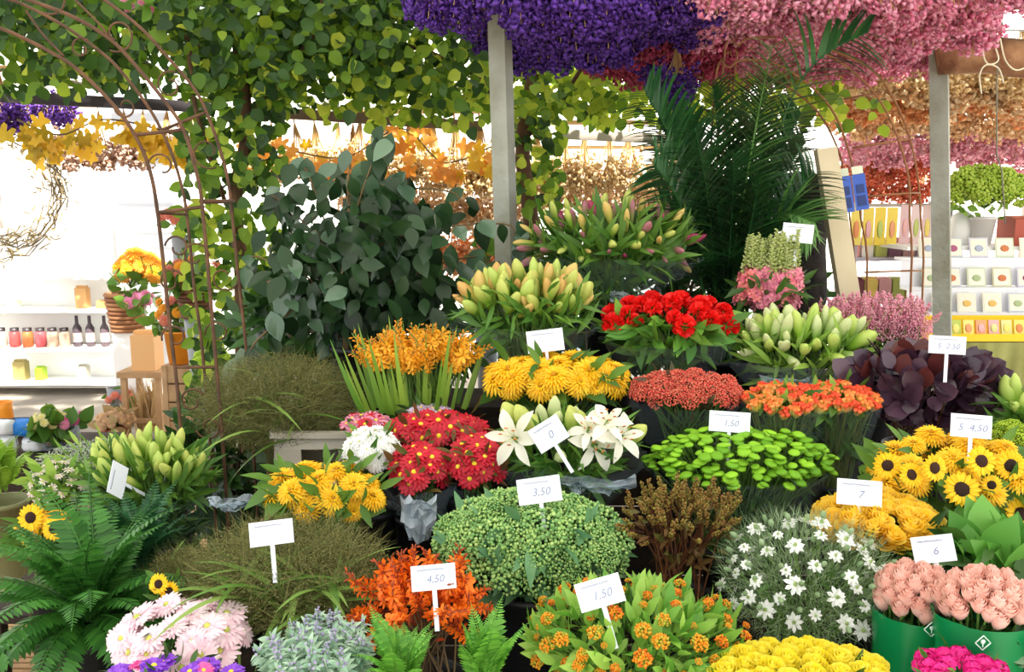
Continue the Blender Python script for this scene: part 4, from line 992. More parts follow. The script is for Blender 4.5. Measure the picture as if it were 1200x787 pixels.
for e in ends:
    s0 = trunk + (top - trunk) * U(.1, .9); m0 = (s0 + e) / 2 + np.array((0, 0, .04)); path = smooth([s0, m0, e, e + (e - m0) * .15 - np.array((0, 0, .05))], 4)
    brg.tube(path, .0035, 4)
    for k in range(13):
        p = path[int(U(2, len(path) - .01))] + rdir() * .05; d = unit(rdir() * .7 + np.array((0, -.3, -.75)))
        ob('leaf', me1 if R.random() < .6 else me2, b.root, along(p, d, unit(np.array((0, -1, .6)) + rdir() * .5), U(.075, .125))); cnt += 1
ob('branches', brg.mesh('branches', STEM_DK), b.root)
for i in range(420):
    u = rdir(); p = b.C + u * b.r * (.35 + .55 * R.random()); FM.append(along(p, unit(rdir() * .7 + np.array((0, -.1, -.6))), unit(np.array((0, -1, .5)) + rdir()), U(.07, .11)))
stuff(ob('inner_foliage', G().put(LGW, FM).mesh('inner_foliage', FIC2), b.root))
bucket('black pot under the glossy ficus', b.base[0], b.base[1], b.base[2] + .2, b.base[2] - .03, .13)

def shrub(label, bx, Y, m, n, ln, nobj=120):
    C, r_, s_ = ell(bx, Y, .22); zb = 0.0; rt = thing('gap_filler_shrub', label, 'shrub', (C[0], C[1], zb)); me = leafmesh('mid', m); Ms = []
    tg = G()
    for i in range(12):
        e = C + np.array((U(-.8, .8) * r_[0], U(-.5, .5) * r_[1], U(-.3, .7) * r_[2])); tg.tube([(C[0] + U(-.05, .05), C[1], .001), (C[0] * .6 + e[0] * .4, C[1], C[2] * .6), e], .008, 4)
    stuff(ob('stems', tg.mesh('stems', STEM_DK), rt))
    for i in range(n):
        u = rdir(); M = along(C + u * r_ * (.45 + .55 * R.random()), unit(u * .6 + rdir() * .6 + np.array((0, -.2, .1))), unit(np.array((0, -1, .6)) + rdir() * .6), ln * U(.7, 1.2))
        if i < nobj: ob('leaf', me, rt, M)
        else: Ms.append(M)
    stuff(ob('foliage', G().put(LG, Ms).mesh('foliage', m), rt)); return rt
EVG = mat('evergreen', '#24441c', '#3c6428', .4, .2)
shrub('added dark shrub closing bright gaps behind the ficus trunk', (270, 300, 575, 470), 3.85, EVG, 900, .11)  # added as a dark backdrop so the bright wall stays hidden
shrub('added dark shrub closing bright gaps behind the lilies and celosia', (570, 262, 960, 430), 3.85, EVG, 1300, .11)  # invented shrub, puts dark where white gaps opened below the lilies
shrub('low dark leafy shrub growing behind the foot of the iron arch', (196, 452, 325, 640), 3.5, EVG, 520, .11, 90)
PALM = mat('palm_leaf', '#1f4a26', '#3a6c34', .35, .25); PALM2 = mat('palm_leaf_light', '#4c7d3c', '#6f9a50', .35, .3)
pal = P(855, 380, 3.35); proot = thing('palm', 'tall dark green kentia palm beside the cream plank', 'palm', (pal[0], 3.45, .86))
pb = np.array((pal[0], 3.45, 1.0))
def palm_frond(tip, mid, m, n=34, ln=.26, seed=0, y0=None):
    rr = random.Random(seed); g = G(); pts = smooth([pb + np.array((rr.uniform(-.03, .03), rr.uniform(-.03, .03), 0)), mid, tip], 10); N_ = len(pts) - 1
    g.tube(pts, [.007 * (1 - .8 * i / N_) for i in range(N_ + 1)], 5, cap=False); bl_ = blade(1, .11, 4, .35); Ms = []
    for i in range(n):
        t = .3 + .69 * i / n; f = t * N_; k = min(int(f), N_ - 1); p = pts[k] + (pts[k + 1] - pts[k]) * (f - k); tg = unit(pts[k + 1] - pts[k])
        sd = unit(np.cross(tg, (0, -1, .3))); w = ln * (math.sin(math.pi * (.12 + .8 * (t - .3) / .7)) ** .6)
        for q in (-1, 1):
            d = unit(sd * q * .75 + tg * .75 + np.array([rr.uniform(-.12, .12) for _ in range(3)])); Ms.append(along(p, d, (0, -.3, 1), w * rr.uniform(.85, 1.1)))
    g.put(bl_, Ms); return ob('frond', g.mesh('frond', m, True), proot)
for i, (tx, ty, tY, mx, my, mt) in enumerate([
    (1020, 35, 3.2, 925, 120, 0), (905, 52, 3.1, 880, 180, 1), (755, 105, 3.3, 800, 200, 0), (765, 190, 3.2, 805, 260, 0), (790, 130, 3.5, 825, 220, 0), (835, 95, 3.6, 845, 220, 0),
    (870, 100, 3.7, 862, 230, 0), (940, 130, 3.5, 900, 220, 0), (955, 200, 3.3, 905, 270, 0), (955, 260, 3.2, 905, 265, 0), (775, 240, 3.4, 815, 290, 0), (815, 150, 3.2, 832, 250, 0), (850, 140, 3.3, 852, 250, 0),
    (895, 150, 3.3, 878, 250, 0), (925, 170, 3.6, 890, 260, 0), (800, 180, 3.7, 825, 270, 0), (860, 180, 3.2, 856, 280, 0), (890, 210, 3.2, 874, 290, 0), (828, 200, 3.5, 840, 280, 0), (905, 90, 3.6, 880, 200, 0), (780, 160, 3.6, 820, 240, 0), (930, 230, 3.4, 890, 290, 0), (800, 270, 3.3, 830, 310, 0), (920, 290, 3.25, 880, 300, 0),
    (840, 240, 3.3, 848, 310, 0), (870, 250, 3.5, 862, 310, 0), (900, 270, 3.6, 876, 310, 0), (812, 235, 3.6, 832, 300, 0), (945, 165, 3.7, 898, 240, 0), (770, 140, 3.7, 815, 230, 0), (880, 130, 3.5, 868, 240, 0), (858, 300, 3.3, 856, 340, 0)]):
    palm_frond(P(tx, ty, tY), P(mx, my, (tY + 3.45) / 2), PALM2 if mt or i in (1, 9) else PALM, seed=i, n=20 if i == 0 else 34, ln=.24 if i == 0 else .2)
stg = G()
for i in range(9): stg.tube([pb + np.array((U(-.05, .05), U(-.05, .05), -.12)), pb + np.array((U(-.04, .04), U(-.04, .04), .12))], .009, 5)
stuff(ob('stalks', stg.mesh('stalks', PALM), proot))
bucket('black pot under the kentia palm', pal[0], 3.45, 1.02, .86, .12)

VL1 = mat('vine_green', '#4a701c', '#7a9c2c', .5, .45); VL2 = mat('vine_lime_backlit', '#94b434', '#c4d04a', .5, .55); VL3 = mat('vine_deep_shaded', '#24421a', '#3e6220', .5, .3)  # lime paints in backlit lower edges, deep green the shaded depths
BARK = mat('vine_bark', '#4a3424', '#6d4e36', .85, noise=10, bump=(30, .8))
VLG = leaf(1.05, .86, 5, .22, .22, .72, .7); vme = [VLG.mesh('leaf', m) for m in (VL1, VL2, VL3)]
def vine(name, label, trunkpts, Y, zones, branches, nobj, r0=.04):
    f = P(*trunkpts[0], Y); root = thing(name, label, 'tree', (f[0], f[1], 0))
    tp = smooth([np.array((f[0], f[1], 0))] + [P(x, y, Y) for x, y in trunkpts], 4)
    ob('trunk', G().tube(tp, [r0 * (1 - .35 * i / len(tp)) for i in range(len(tp))], 9).mesh('trunk', BARK), root)
    for br_ in branches: ob('branch', G().tube(smooth([P(x, y, Y + dy) for x, y, dy in br_], 4), .011, 6).mesh('branch', BARK), root)
    pts = []
    for (x0, y0, x1, y1, ya, yb, n, wts, sz) in zones:
        for i in range(n):
            px, py = U(x0, x1), U(y0, y1); lim = y1 - (y1 - y0) * .35 * (.5 + .5 * math.sin(px * .05 + 1) * math.cos(px * .017))
            if py > lim and R.random() < .75: continue
            k = 0; q = R.random()
            k = 0 if q < wts[0] else (1 if q < wts[0] + wts[1] else 2)
            p = P(px, py, U(ya, yb)); d = unit(rdir() + np.array((0, -.2, -.5)))
            pts.append((p, along(p, d, unit(np.array((0, -1, .5)) + rdir() * .7), U(.7, 1.25) * sz), k))
    order = sorted(range(len(pts)), key=lambda i: pts[i][0][1] - .8 * R.random())
    for i in order[:nobj]: ob('leaf', vme[pts[i][2]], root, pts[i][1])
    for k in range(3):
        Ms = [pts[i][1] for i in order[nobj:] if pts[i][2] == k]
        if Ms: stuff(ob('foliage', G().put(VLG, Ms).mesh('foliage', (VL1, VL2, VL3)[k]), root))
    return root
vine('climbing_vine', 'leafy climbing vine spreading overhead behind the iron arch', [(285, 420), (283, 320), (276, 230), (290, 150), (278, 60)], 4.3,
     [(-60, -40, 470, 110, 3.9, 4.9, 4200, (.40, .08, .52), .062), (300, -40, 580, 130, 4.0, 4.9, 1900, (.45, .22, .33), .062), (215, 60, 330, 250, 4.0, 4.6, 600, (.5, .12, .38), .062), (215, 240, 330, 440, 4.0, 4.6, 430, (.5, .25, .25), .065),
      (380, 90, 570, 150, 4.2, 4.9, 240, (.3, .65, .05), .06)],
     [[(283, 180, 0), (310, 110, -.1), (365, 45, -.2), (380, -10, -.2)], [(278, 100, 0), (230, 50, .1), (150, 20, .2)], [(290, 140, 0), (340, 90, .2), (450, 50, .3), (560, 90, .3), (590, 150, .3)], [(265, 240, 0), (230, 130, -.2), (222, 60, -.2)]], 300)
vine('climbing_vine', 'yellow green vine climbing behind the grey square post', [(628, 330), (620, 240), (612, 170), (625, 90), (640, 20)], 4.9,
     [(560, 60, 720, 140, 4.6, 5.3, 560, (.3, .6, .1), .065), (590, 120, 660, 260, 4.6, 5.2, 240, (.45, .35, .2), .065), (690, 70, 985, 150, 4.7, 5.4, 760, (.3, .65, .05), .065), (930, 110, 1040, 150, 4.3, 4.8, 30, (.5, .5, 0), .07)],
     [[(618, 160, 0), (650, 130, -.1), (672, 95, -.2), (700, 50, -.2)], [(600, 150, 0), (560, 110, -.1), (530, 80, -.2)]], 250, r0=.05)

# ------------------------------------------------------------------ price cards
def text_mesh(txt, size, m):
    cu = bpy.data.curves.new('writing', 'FONT'); cu.body = txt; cu.size = size; cu.align_x = 'CENTER'; cu.align_y = 'CENTER'; cu.shear = .25; cu.resolution_u = 3
    o = bpy.data.objects.new('writing_tmp', cu); col.objects.link(o)
    dg = bpy.context.evaluated_depsgraph_get(); me = bpy.data.meshes.new_from_object(o.evaluated_get(dg)); bpy.data.objects.remove(o)
    me.materials.clear(); me.materials.append(m); return me
def price(cx, cy, w, h, roll, Y, big, what, yaw=0, stake=.09, side=.0):
    s = S(cx, cy, Y); p = P(cx, cy, Y); zn = unit(CAM - p) * .6 + np.array((0, -.4, .1)); zn = unit(zn)
    if yaw: zn = unit(rotm('Z', math.radians(yaw))[:3, :3] @ zn)
    x = unit(np.cross((0, 0, 1), zn)); y = np.cross(zn, x); c, n = math.cos(math.radians(roll)), math.sin(math.radians(roll)); xr, yr = x * c + y * n, y * c - x * n
    W, H = w * s, h * s; foot = p - yr * (H / 2 + stake) + zn * -.003
    t = thing('price_card', 'white price card on a stake above the ' + what, 'price card', foot)
    M = frame(p, xr, yr, zn)
    ob('card', G().box((0, 0, 0), (W, H, .0018)).mesh('card', CARD, False), t, M)
    ob('stake', G().box((side * W, -H / 2 - stake / 2 + .02, -.002), (.010, stake + .03, .0016)).mesh('stake', CARD, False), t, M)
    rr = random.Random(int(cx)); g = G(); pts = []
    for i in range(40):
        q = i / 39; pts.append((-.38 * W + .62 * W * q, H * (.31 + .035 * math.sin(i * 1.9 + rr.uniform(-.6, .6))), .0014))
    g.tube(pts, .0007, 3, cap=False); ob('handwriting', g.mesh('handwriting', INK), t, M)
    if big:
        k = ob('price', text_mesh(big, H * .42, INK), t, M @ trans((.03 * W, -.08 * H, .0013)))
for a in [(639, 399, 43, 26, 7, 2.84, '', 'dense double sunflowers'), (643, 508, 39, 31, 32, 2.33, '0', 'open white lilies'), (632, 574, 51, 30, 8, 2.10, '3,50', 'pale green sedum'),
          (855, 494, 47, 24, -2, 2.46, '1,50', 'green button chrysanthemums'), (1007, 577, 50, 30, -1, 2.14, '7', 'egg yolk yellow roses'), (1094, 643, 46, 31, 12, 1.88, '6', 'peach roses'),
          (1110, 404, 40, 21, -1, 2.64, '5  2,50', 'purple smoke bush'), (1138, 499, 44, 27, -1, 2.26, '5  4,50', 'yellow sunflowers with dark centres'), (703, 694, 54, 33, 17, 1.73, '1,50', 'orange milkweed'),
          (508, 676, 52, 29, 4, 1.82, '4,50', 'deep orange montbretia'), (318, 624, 50, 28, 4, 1.96, '', 'hazy fountain grass'), (935, 273, 35, 22, -5, 3.12, '5', 'pink snapdragons')]: price(*a)
price(138, 562, 40, 26, 50, 2.45, '', 'lime lily buds seen edge on', yaw=62)

# ------------------------------------------------------------------ dried bunches hanging from the roof
FLO = G(); FLO.add([(1, 0, -.3), (-.5, .87, .3), (-.5, -.87, -.1), (.2, .3, 1)], [(0, 1, 3), (1, 2, 3), (2, 0, 3), (0, 2, 1)])
def dried(seed, n=26, R_=.28, L=1.0, fl=.035, heads=16, hl=.35):
    rr = random.Random(seed); S_ = G(); H_ = G(); Ms = []
    for i in range(n):
        a = i * 2.4; q = R_ * math.sqrt((i + .5) / n); e = np.array((q * math.cos(a), q * math.sin(a), -L + .25 * L * (q / R_) ** 2 + rr.uniform(-.06, .06)))
        S_.tube([(0, 0, -.05), (q * .25 * math.cos(a), q * .25 * math.sin(a), -.35 * L), e], .006, 3, cap=False)
        for k in range(heads):
            d = np.array([rr.gauss(0, 1) for _ in range(3)]); d /= np.linalg.norm(d); t = rr.random()
            p = e + d * .06 + np.array((0, 0, hl * t * t)) * (1, 1, 1); Ms.append(aim(p, d, 0, fl * rr.uniform(.6, 1.3)))
    S_.tube([(0, 0, .05), (0, 0, -.3)], .012, 4)
    H_.put(FLO, Ms)
    return S_, H_
STRAW = mat('straw', '#b8925a', '#d0ae74', .8)
def dried_kit(m, sm=STRAW, k=3, **kw):
    out = []
    for i in range(k):
        s, h = dried(i, **kw); out.append((s.mesh('stems', sm), h.mesh('flower_heads', m)))
    return out
def dried_flat(m, sm=STRAW, k=3, **kw):
    out = []
    for i in range(k):
        s, h = dried(i + 9, **kw); g = G().put(s, [np.eye(4)], 1); g.put(h, [np.eye(4)], 0); out.append(g.mesh('dried_bunch', [m, sm]))
    return out
D_PUR = dried_kit(mat('statice_purple', '#4a2380', '#6d3fae', .7, .2), fl=.042, heads=22); D_PNK = dried_kit(mat('dried_pink', '#f490b4', '#ffc6da', .7, .4), fl=.04, heads=20)
D_CRM = dried_kit(mat('dried_crimson', '#b83a5c', '#d05a78', .7, .3), fl=.04, heads=20)
LATHS = {}
def hang(tip, L, kit, label, group, name='dried_flower_bunch', spin=None):
    top = tip + np.array((0, 0, L))
    if isinstance(kit[0], tuple):
        r = thing(name, label, 'dried flowers', top, group); s, h = kit[R.randrange(len(kit))]; M = aim(top, (U(-.12, .12), U(-.12, .12), 1), U(0, 6), (L * U(.9, 1.1), L * U(.9, 1.1), L))
        ob('stems', s, r, M); stuff(ob('flower_heads', h, r, M))
    else:
        r = tag(ob(name, kit[R.randrange(len(kit))], None, aim(top, (U(-.12, .12), U(-.12, .12), 1), U(0, 6), (L * U(.9, 1.15), L * U(.9, 1.15), L))), label, 'dried flowers', group)
    return r
PURL = []
def row(xs, Y, tipf, L, kit, label, group, jy=.06, jt=6):
    tips = [P(px + U(-4, 4), tipf(px) + U(-jt, jt), Y + U(-jy, jy)) for px in xs if tipf(px) is not None and tipf(px) > -30]
    if not tips: return
    zl = sum(t[2] for t in tips) / len(tips) + L
    for t in tips: hang(t, max(.15, zl - t[2]), kit, label, group)
    x0, x1 = min(t[0] for t in tips) - .12, max(t[0] for t in tips) + .12
    r = thing('drying_rail', 'pale wooden drying rail above the ' + group, 'drying rail', ((x0 + x1) / 2, Y, zl), 'rails above the ' + group)
    ob('rail_board', G().box(((x0 + x1) / 2, Y, zl + .008), (x1 - x0, .16, .018)).mesh('rail_board', STRAW, False), r)
    for x in (x0 + .01, x1 - .01):
        if Y < 4.4: ob('hanger_wire', G().tube([(x, Y, zl), (x, Y, 3.149)], .002, 4).mesh('hanger_wire', RUST), r)
        else: ob('hanger_wire', G().tube([(x, Y, zl), (x, Y, 3.30)], .002, 4).mesh('hanger_wire', RUST), r)
    if Y >= 4.4 and Y not in PURL:      # glasshouse purlin high above that row
        PURL.append(Y); struct(boxobj('trim_%d' % len(PURL), (0, Y, 3.325), (9, .05, .05), BEAMG))
lp = 'purple dried statice bunch hanging above the grey post'; gp = 'purple statice under the roof'
for Y, fr in [(3.3, .45), (3.55, .72), (3.8, 1.0)]:
    row(range(610, 726, 15), Y, lambda px: (84 - 12 * abs(math.sin(px * .11))) * fr, .34, D_PUR, lp, gp)
    row(range(726, 832, 17), Y, lambda px: 48 * fr, .32, D_PUR, lp, gp)
row([497, 512, 527, 540], 3.45, lambda px: 32, .3, D_PUR, 'purple dried statice bunch hanging beside the log in the vine', 'purple statice by the log')
row([503, 520, 536], 3.7, lambda px: 26, .3, D_PUR, 'purple dried statice bunch hanging beside the log in the vine', 'purple statice by the log')
hang(P(572, 58, 4.0), .26, D_PUR, 'small purple statice bunch hanging against the edge of the grey post', None)
hang(P(792, 128, 3.9), .3, D_PUR, 'single purple statice bunch dangling low before the palm', None); hang(P(762, 98, 4.1), .28, D_PUR, 'purple statice bunch dangling at the end of the crimson row', None)
lk = 'pink dried astilbe bunch hanging from the roof'; gk = 'pink dried bunches under the roof'
def pink_tip(Y):
    z = 2.25
    def f(px):
        if px > 1170 and Y > 3.35: return None
        if px > 1110 and Y > 3.95: return None
        if px > 1050 and Y > 4.6: return None
        return H_PX / 2 - F_PX * math.tan(math.atan2(z - 1.65, Y) + PITCH)
    return f
for Y in (3.2, 3.5, 3.8, 4.1, 4.4, 4.7, 5.0):
    row(range(842 - int((Y - 3.2) * 20), 1215, int(150 / Y)), Y, pink_tip(Y), .34, D_PNK, lk, gk, jt=9)
lc = 'crimson dried bunch hanging between purple statice and the palm'; gc = 'crimson dried bunches'
for Y, t in [(4.0, 70), (4.25, 84), (4.5, 96)]: row(range(702, 850, 24), Y, lambda px: t + 4 * math.sin(px), .36, D_CRM, lc, gc)
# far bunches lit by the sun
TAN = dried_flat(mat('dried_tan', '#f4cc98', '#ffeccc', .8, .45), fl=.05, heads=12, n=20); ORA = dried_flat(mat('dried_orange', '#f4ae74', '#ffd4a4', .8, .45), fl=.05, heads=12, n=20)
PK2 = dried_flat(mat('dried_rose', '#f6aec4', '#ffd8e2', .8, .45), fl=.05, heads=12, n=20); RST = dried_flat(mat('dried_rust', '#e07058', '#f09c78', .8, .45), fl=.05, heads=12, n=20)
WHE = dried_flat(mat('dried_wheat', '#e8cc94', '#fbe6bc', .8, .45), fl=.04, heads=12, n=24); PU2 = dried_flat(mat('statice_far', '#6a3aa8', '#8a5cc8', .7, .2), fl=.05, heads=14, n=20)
for Y, t, kit in [(5.3, 105, WHE), (5.6, 125, TAN), (5.9, 140, ORA), (6.2, 160, TAN)]:
    row(range(985, 1260, 30), Y, lambda px: t + 6 * math.sin(px * .07), .45, kit, {'W': 'wheat', }.get('', '') + {105: 'straw coloured', 125: 'tan', 140: 'orange', 160: 'far tan'}[t] + ' dried bunch hanging beyond the pale post', {105: 'straw', 125: 'tan', 140: 'orange', 160: 'far tan'}[t] + ' bunches beyond the pale post')
for Y, t in [(6.5, 182), (6.8, 196)]: row(range(1010, 1260, 26), Y, lambda px: t, .42, PK2, 'rose pink dried bunch hanging far beyond the pale post', 'far rose pink bunches')
for Y, t in [(7.1, 215), (7.4, 238)]: row(range(1000, 1100, 20), Y, lambda px: t + 3 * math.sin(px), .42, RST, 'rust red dried bunch hanging far behind the ladder arch', 'far rust bunches')
for Y, t, kit, w_ in [(6.0, 225, WHE, 'straw'), (6.4, 270, TAN, 'tan'), (6.8, 320, ORA, 'orange')]:
    row(range(425, 600, 27), Y, lambda px: t + 8 * math.sin(px * .1), .5, kit, w_ + ' dried bunch hanging behind the ficus crown', w_ + ' bunches behind the ficus')
for Y, t, kit, w_ in [(6.0, 225, WHE, 'straw'), (6.4, 250, TAN, 'tan')]:
    row(range(632, 790, 27), Y, lambda px: t + 8 * math.sin(px * .1), .45, kit, w_ + ' dried bunch hanging between grey post and palm', w_ + ' bunches between post and palm')
row(range(300, 425, 24), 6.0, lambda px: 215, .42, WHE, 'straw dried bunch hanging left of the ficus top', 'straw bunches left of the ficus')
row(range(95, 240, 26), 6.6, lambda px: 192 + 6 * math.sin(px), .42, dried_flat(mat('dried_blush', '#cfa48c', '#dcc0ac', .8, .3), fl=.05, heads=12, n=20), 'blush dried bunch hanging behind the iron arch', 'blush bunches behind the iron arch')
row(range(-10, 84, 20), 5.5, lambda px: 158 - .2 * px, .34, PU2, 'purple dried bunch hanging under the dark beam', 'purple bunches under the dark beam')
for i, x in enumerate((-4.4, 4.4)): struct(boxobj('trim_%d' % (len(PURL) + 1 + i), (x, 6.0, 3.27), (.08, 3.6, .058), BEAMG))
for i, (x, y) in enumerate(((-4.4, 4.35), (-4.4, 7.7), (4.4, 4.35), (4.4, 7.7))): struct(boxobj('trim_%d' % (len(PURL) + 3 + i), (x, y, 1.62), (.08, .08, 3.24), BEAMG))
# autumn maple garlands
def maple():
    g = G(); V = [(0, .35, -.03)]
    for i in range(20):
        a = -math.pi / 2 + 2 * math.pi * i / 20; q = (.52 if i % 4 == 2 else (.30 if i % 2 == 0 else .40)) if i else .1; V.append((q * math.cos(a), .4 + q * math.sin(a), .05 * math.cos(3 * a)))
    g.add(V, [(0, 1 + i, 1 + (i + 1) % 20) for i in range(20)]); return g
MP = maple(); mpm = [MP.mesh('leaf', mat('maple_' + n, a, c, .5, .45)) for n, a, c in (('yellow', '#d8a81c', '#e8c040'), ('orange', '#d8882c', '#e8a850'), ('olive', '#a8901c', '#c8a82c'))]
def garland(label, pts, Y, n, ks, sz=.1, spread=.12):
    q = smooth([P(x, y, Y) for x, y in pts], 6); r = thing('leaf_garland', label, 'garland', q[0])
    ob('cord', G().tube(q, .005, 4).mesh('cord', STEM_DK), r)
    for i in range(n):
        p = q[int(U(0, len(q) - .01))] + rdir() * spread * U(.1, 1) + np.array((0, 0, -.04)); ob('leaf', mpm[R.choice(ks)], r, along(p, unit(rdir() * .6 + np.array((0, -.1, -1))), unit((0, -1, .3) + rdir() * .5), sz * U(.7, 1.2)))
garland('yellow autumn maple garland hanging behind the iron arch', [(20, 140), (70, 158), (120, 140), (180, 150), (235, 170)], 4.9, 90, (0, 2, 0), .10)
garland('orange autumn maple garland strung behind the ficus', [(300, 165), (400, 185), (470, 150), (520, 190), (580, 170)], 5.4, 90, (1, 0, 1), .10, .16)

# ------------------------------------------------------------------ shop across the aisle, left
SHY = 7.4
shelf = thing('shelf_unit', 'white shelf unit with jars across the aisle', 'shelf', P(60, 476, SHY) * np.array((1, 1, 0)))
xl, xr_ = P(-60, 400, SHY)[0], P(150, 400, SHY)[0]
for y in (324, 362, 407, 446, 478, 515):
    z = P(60, y, SHY)[2]; boxobj('shelf_board', ((xl + xr_) / 2, SHY, z), (xr_ - xl, .3, .022), WHITE, shelf)
zt = P(60, 270, SHY)[2]
boxobj('back_panel', ((xl + xr_) / 2, SHY + .165, zt / 2 + .01), (xr_ - xl, .02, zt), WHITE, shelf)
for x in (xl - .012, xr_ + .012): boxobj('side_panel', (x, SHY, zt / 2 + .01), (.022, .3, zt), WHITE, shelf)
boxobj('shutter', (P(175, 300, 8.2)[0], 8.2, 1.3), (.5, .05, 2.6), mat('shutter', '#c8ccd4', '#dadde2', .6), shelf)
JR = [mat('jam_' + n, c, rough=.3) for n, c in (('red', '#b04a48'), ('amber', '#b8683c'), ('rose', '#c85a60'), ('cream', '#d8b8a0'))]
LID = mat('dark_lid', '#3c3438', rough=.4)
def jar(px, yb, w, h, k, label, grp='jars on the white shelf', lid=LID):
    s = S(px, yb, SHY); p = P(px, yb, SHY); p[1] -= .02; p[2] = p[2] + .0125; r = thing('jar', label, 'jar', p, grp); R_ = w * s / 2; H = h * s
    ob('glass', G().lathe([(.001, 0), (R_ * .95, 0), (R_, .01), (R_, H * .72), (R_ * .75, H * .82), (.001, H * .82)], 12).mesh('glass', JR[k]), r, trans(p))
    ob('lid', G().lathe([(R_ * .8, H * .82), (R_ * .82, H), (.001, H)], 12).mesh('lid', lid), r, trans(p))
for i, px in enumerate((4, 20, 35, 50, 64, 78)): jar(px, 407, 12, 22, (3, 0, 1, 2, 3, 3)[i], ['cream jar', 'dark red jar', 'amber jar', 'rose red jar', 'pale jar', 'pale jar'][i] + ' with dark lid in the shelf row' + ('' if i < 4 else ' near the tall dark bottles'))
for i, px in enumerate((92, 107, 124)):
    s = S(px, 407, SHY); p = P(px, 407, SHY); p[2] += .0125; H = 36 * s
    r = thing('bottle', 'tall dark bottle on the white shelf beside the pale jars', 'bottle', p, 'dark bottles on the shelf')
    ob('body', G().lathe([(.001, 0), (.035, 0), (.037, .02), (.035, H * .6), (.014, H * .75), (.013, H), (.001, H)], 12).mesh('body', mat('bottle_dark', '#4a4048', '#5c4c50', .25)), r, trans(p))
    ob('label_band', G().lathe([(.0375, H * .15), (.0375, H * .45)], 12).mesh('label', mat('bottle_label', '#b8a8a0')), r, trans(p))
def carton(px, yb, w, h, m, label, Y=SHY, cat='box', d=.08, dz=.0125, z=None):
    s = S(px, yb, Y); p = P(px, yb, Y); p[2] = p[2] + dz if z is None else z
    r = thing('carton', label, cat, p); W, H = w * s, h * s
    ob('body', G().box((0, 0, H * .45), (W, d, H * .9)).mesh('carton', m, False), r, trans(p))
    ob('flap', G().box((0, 0, H * .95), (W * .9, d * .5, H * .09)).mesh('flap', m, False), r, trans(p)); return r
ORB = mat('orange_box', '#dfa868', '#e8b880', .6)
carton(98, 362, 13, 26, ORB, 'orange carton standing alone on the white shelf'); carton(120, 362, 9, 9, ORB, 'little orange box beside the orange carton')
carton(26, 446, 14, 24, mat('olivebox', '#a8985c'), 'olive tin on the shelf below the jars'); carton(49, 446, 9, 16, mat('limebox', '#a8c83c'), 'lime green box on the shelf below the jars'); carton(99, 446, 10, 18, mat('greybox', '#b8b4a4'), 'pale grey box on the shelf below the jars')
carton(16, 362, 12, 8, mat('palelime', '#c8d8a0'), 'pale lime box on the upper shelf')
# twig wreath
c = P(-6, 222, 6.6); s = S(0, 222, 6.6); TW = mat('wreath_twig', '#6d6048', '#8d8068', .8); r = thing('twig_wreath', 'round grey twig wreath hanging above the white shelf', 'wreath', c)
g = G(); lf_ = []
for k in range(46):
    a0 = U(0, 6.28); q = U(56, 84) * s; dz = U(-.06, .06)
    g.tube([c + np.array(((q + U(-6, 6) * s) * math.cos(a0 + t), dz, (q + U(-6, 6) * s) * math.sin(a0 + t))) for t in np.linspace(0, U(.8, 1.8), 8)], .006, 4)
for k in range(800):
    a0 = U(0, 6.28); q = U(50, 88) * s; lf_.append(along(c + np.array((q * math.cos(a0), U(-.08, .08), q * math.sin(a0))), rdir(), rdir(), U(.05, .09)))
ob('twig_ring', g.mesh('twig_ring', TW), r); stuff(ob('dry_leaves', G().put(LGN, lf_).mesh('dry_leaves', mat('dryleaf', '#7a6c48', '#a08c60', .8, .3)), r))

WICK = mat('wicker', '#8a5a3c', '#a87850', .8); WICKD = mat('wicker_dark', '#5c3a28', '#7a4e34', .8)
def pedestal(p, what, w=.07):
    tag(ob('pedestal_vase', G().lathe([(.001, .001), (w * 1.2, .001), (w * .7, .06), (w * .6, p[2] * .5), (w, p[2] + .05), (w * .9, p[2] + .05), (w * .5, p[2] * .5), (.001, p[2] * .45)], 14).mesh('pedestal_vase', mat('zinc', '#8d9092', '#a4a7a8', .5)), None, trans((p[0], p[1], 0))), 'tall zinc vase holding the ' + what, 'vase')
def basket(label, px, yb, w, h, Y, m, stand=True, hang_top=None):
    s = S(px, yb, Y); p = P(px, yb, Y); R_ = w * s / 2; H = h * s; r = thing('wicker_basket', label, 'basket', p)
    ob('liner', G().lathe([(.001, .004), (R_ * .72, .004), (R_ * .95, H * .96), (R_ * .9, H * .96), (.001, H * .8)], 16).mesh('liner', m), r, trans(p))
    for i in range(9):
        t = (i + .5) / 9; q = R_ * (.75 + .25 * t); ob('weave_band', G().tube([(q * math.cos(a) * (1 + .02 * math.cos(12 * a + i * 3.14)), q * math.sin(a), H * t) for a in np.linspace(0, 6.2832, 25)], H / 17, 5).mesh('weave', m), r, trans(p))
    if hang_top: ob('hanger', G().tube([(R_ * .9, 0, H), (0, 0, H + .35), (-R_ * .9, 0, H)], .004, 4).tube([(0, 0, H + .35), (0, 0, hang_top - p[2])], .004, 4).mesh('hanger', m), r, trans(p))
    return p, R_, H
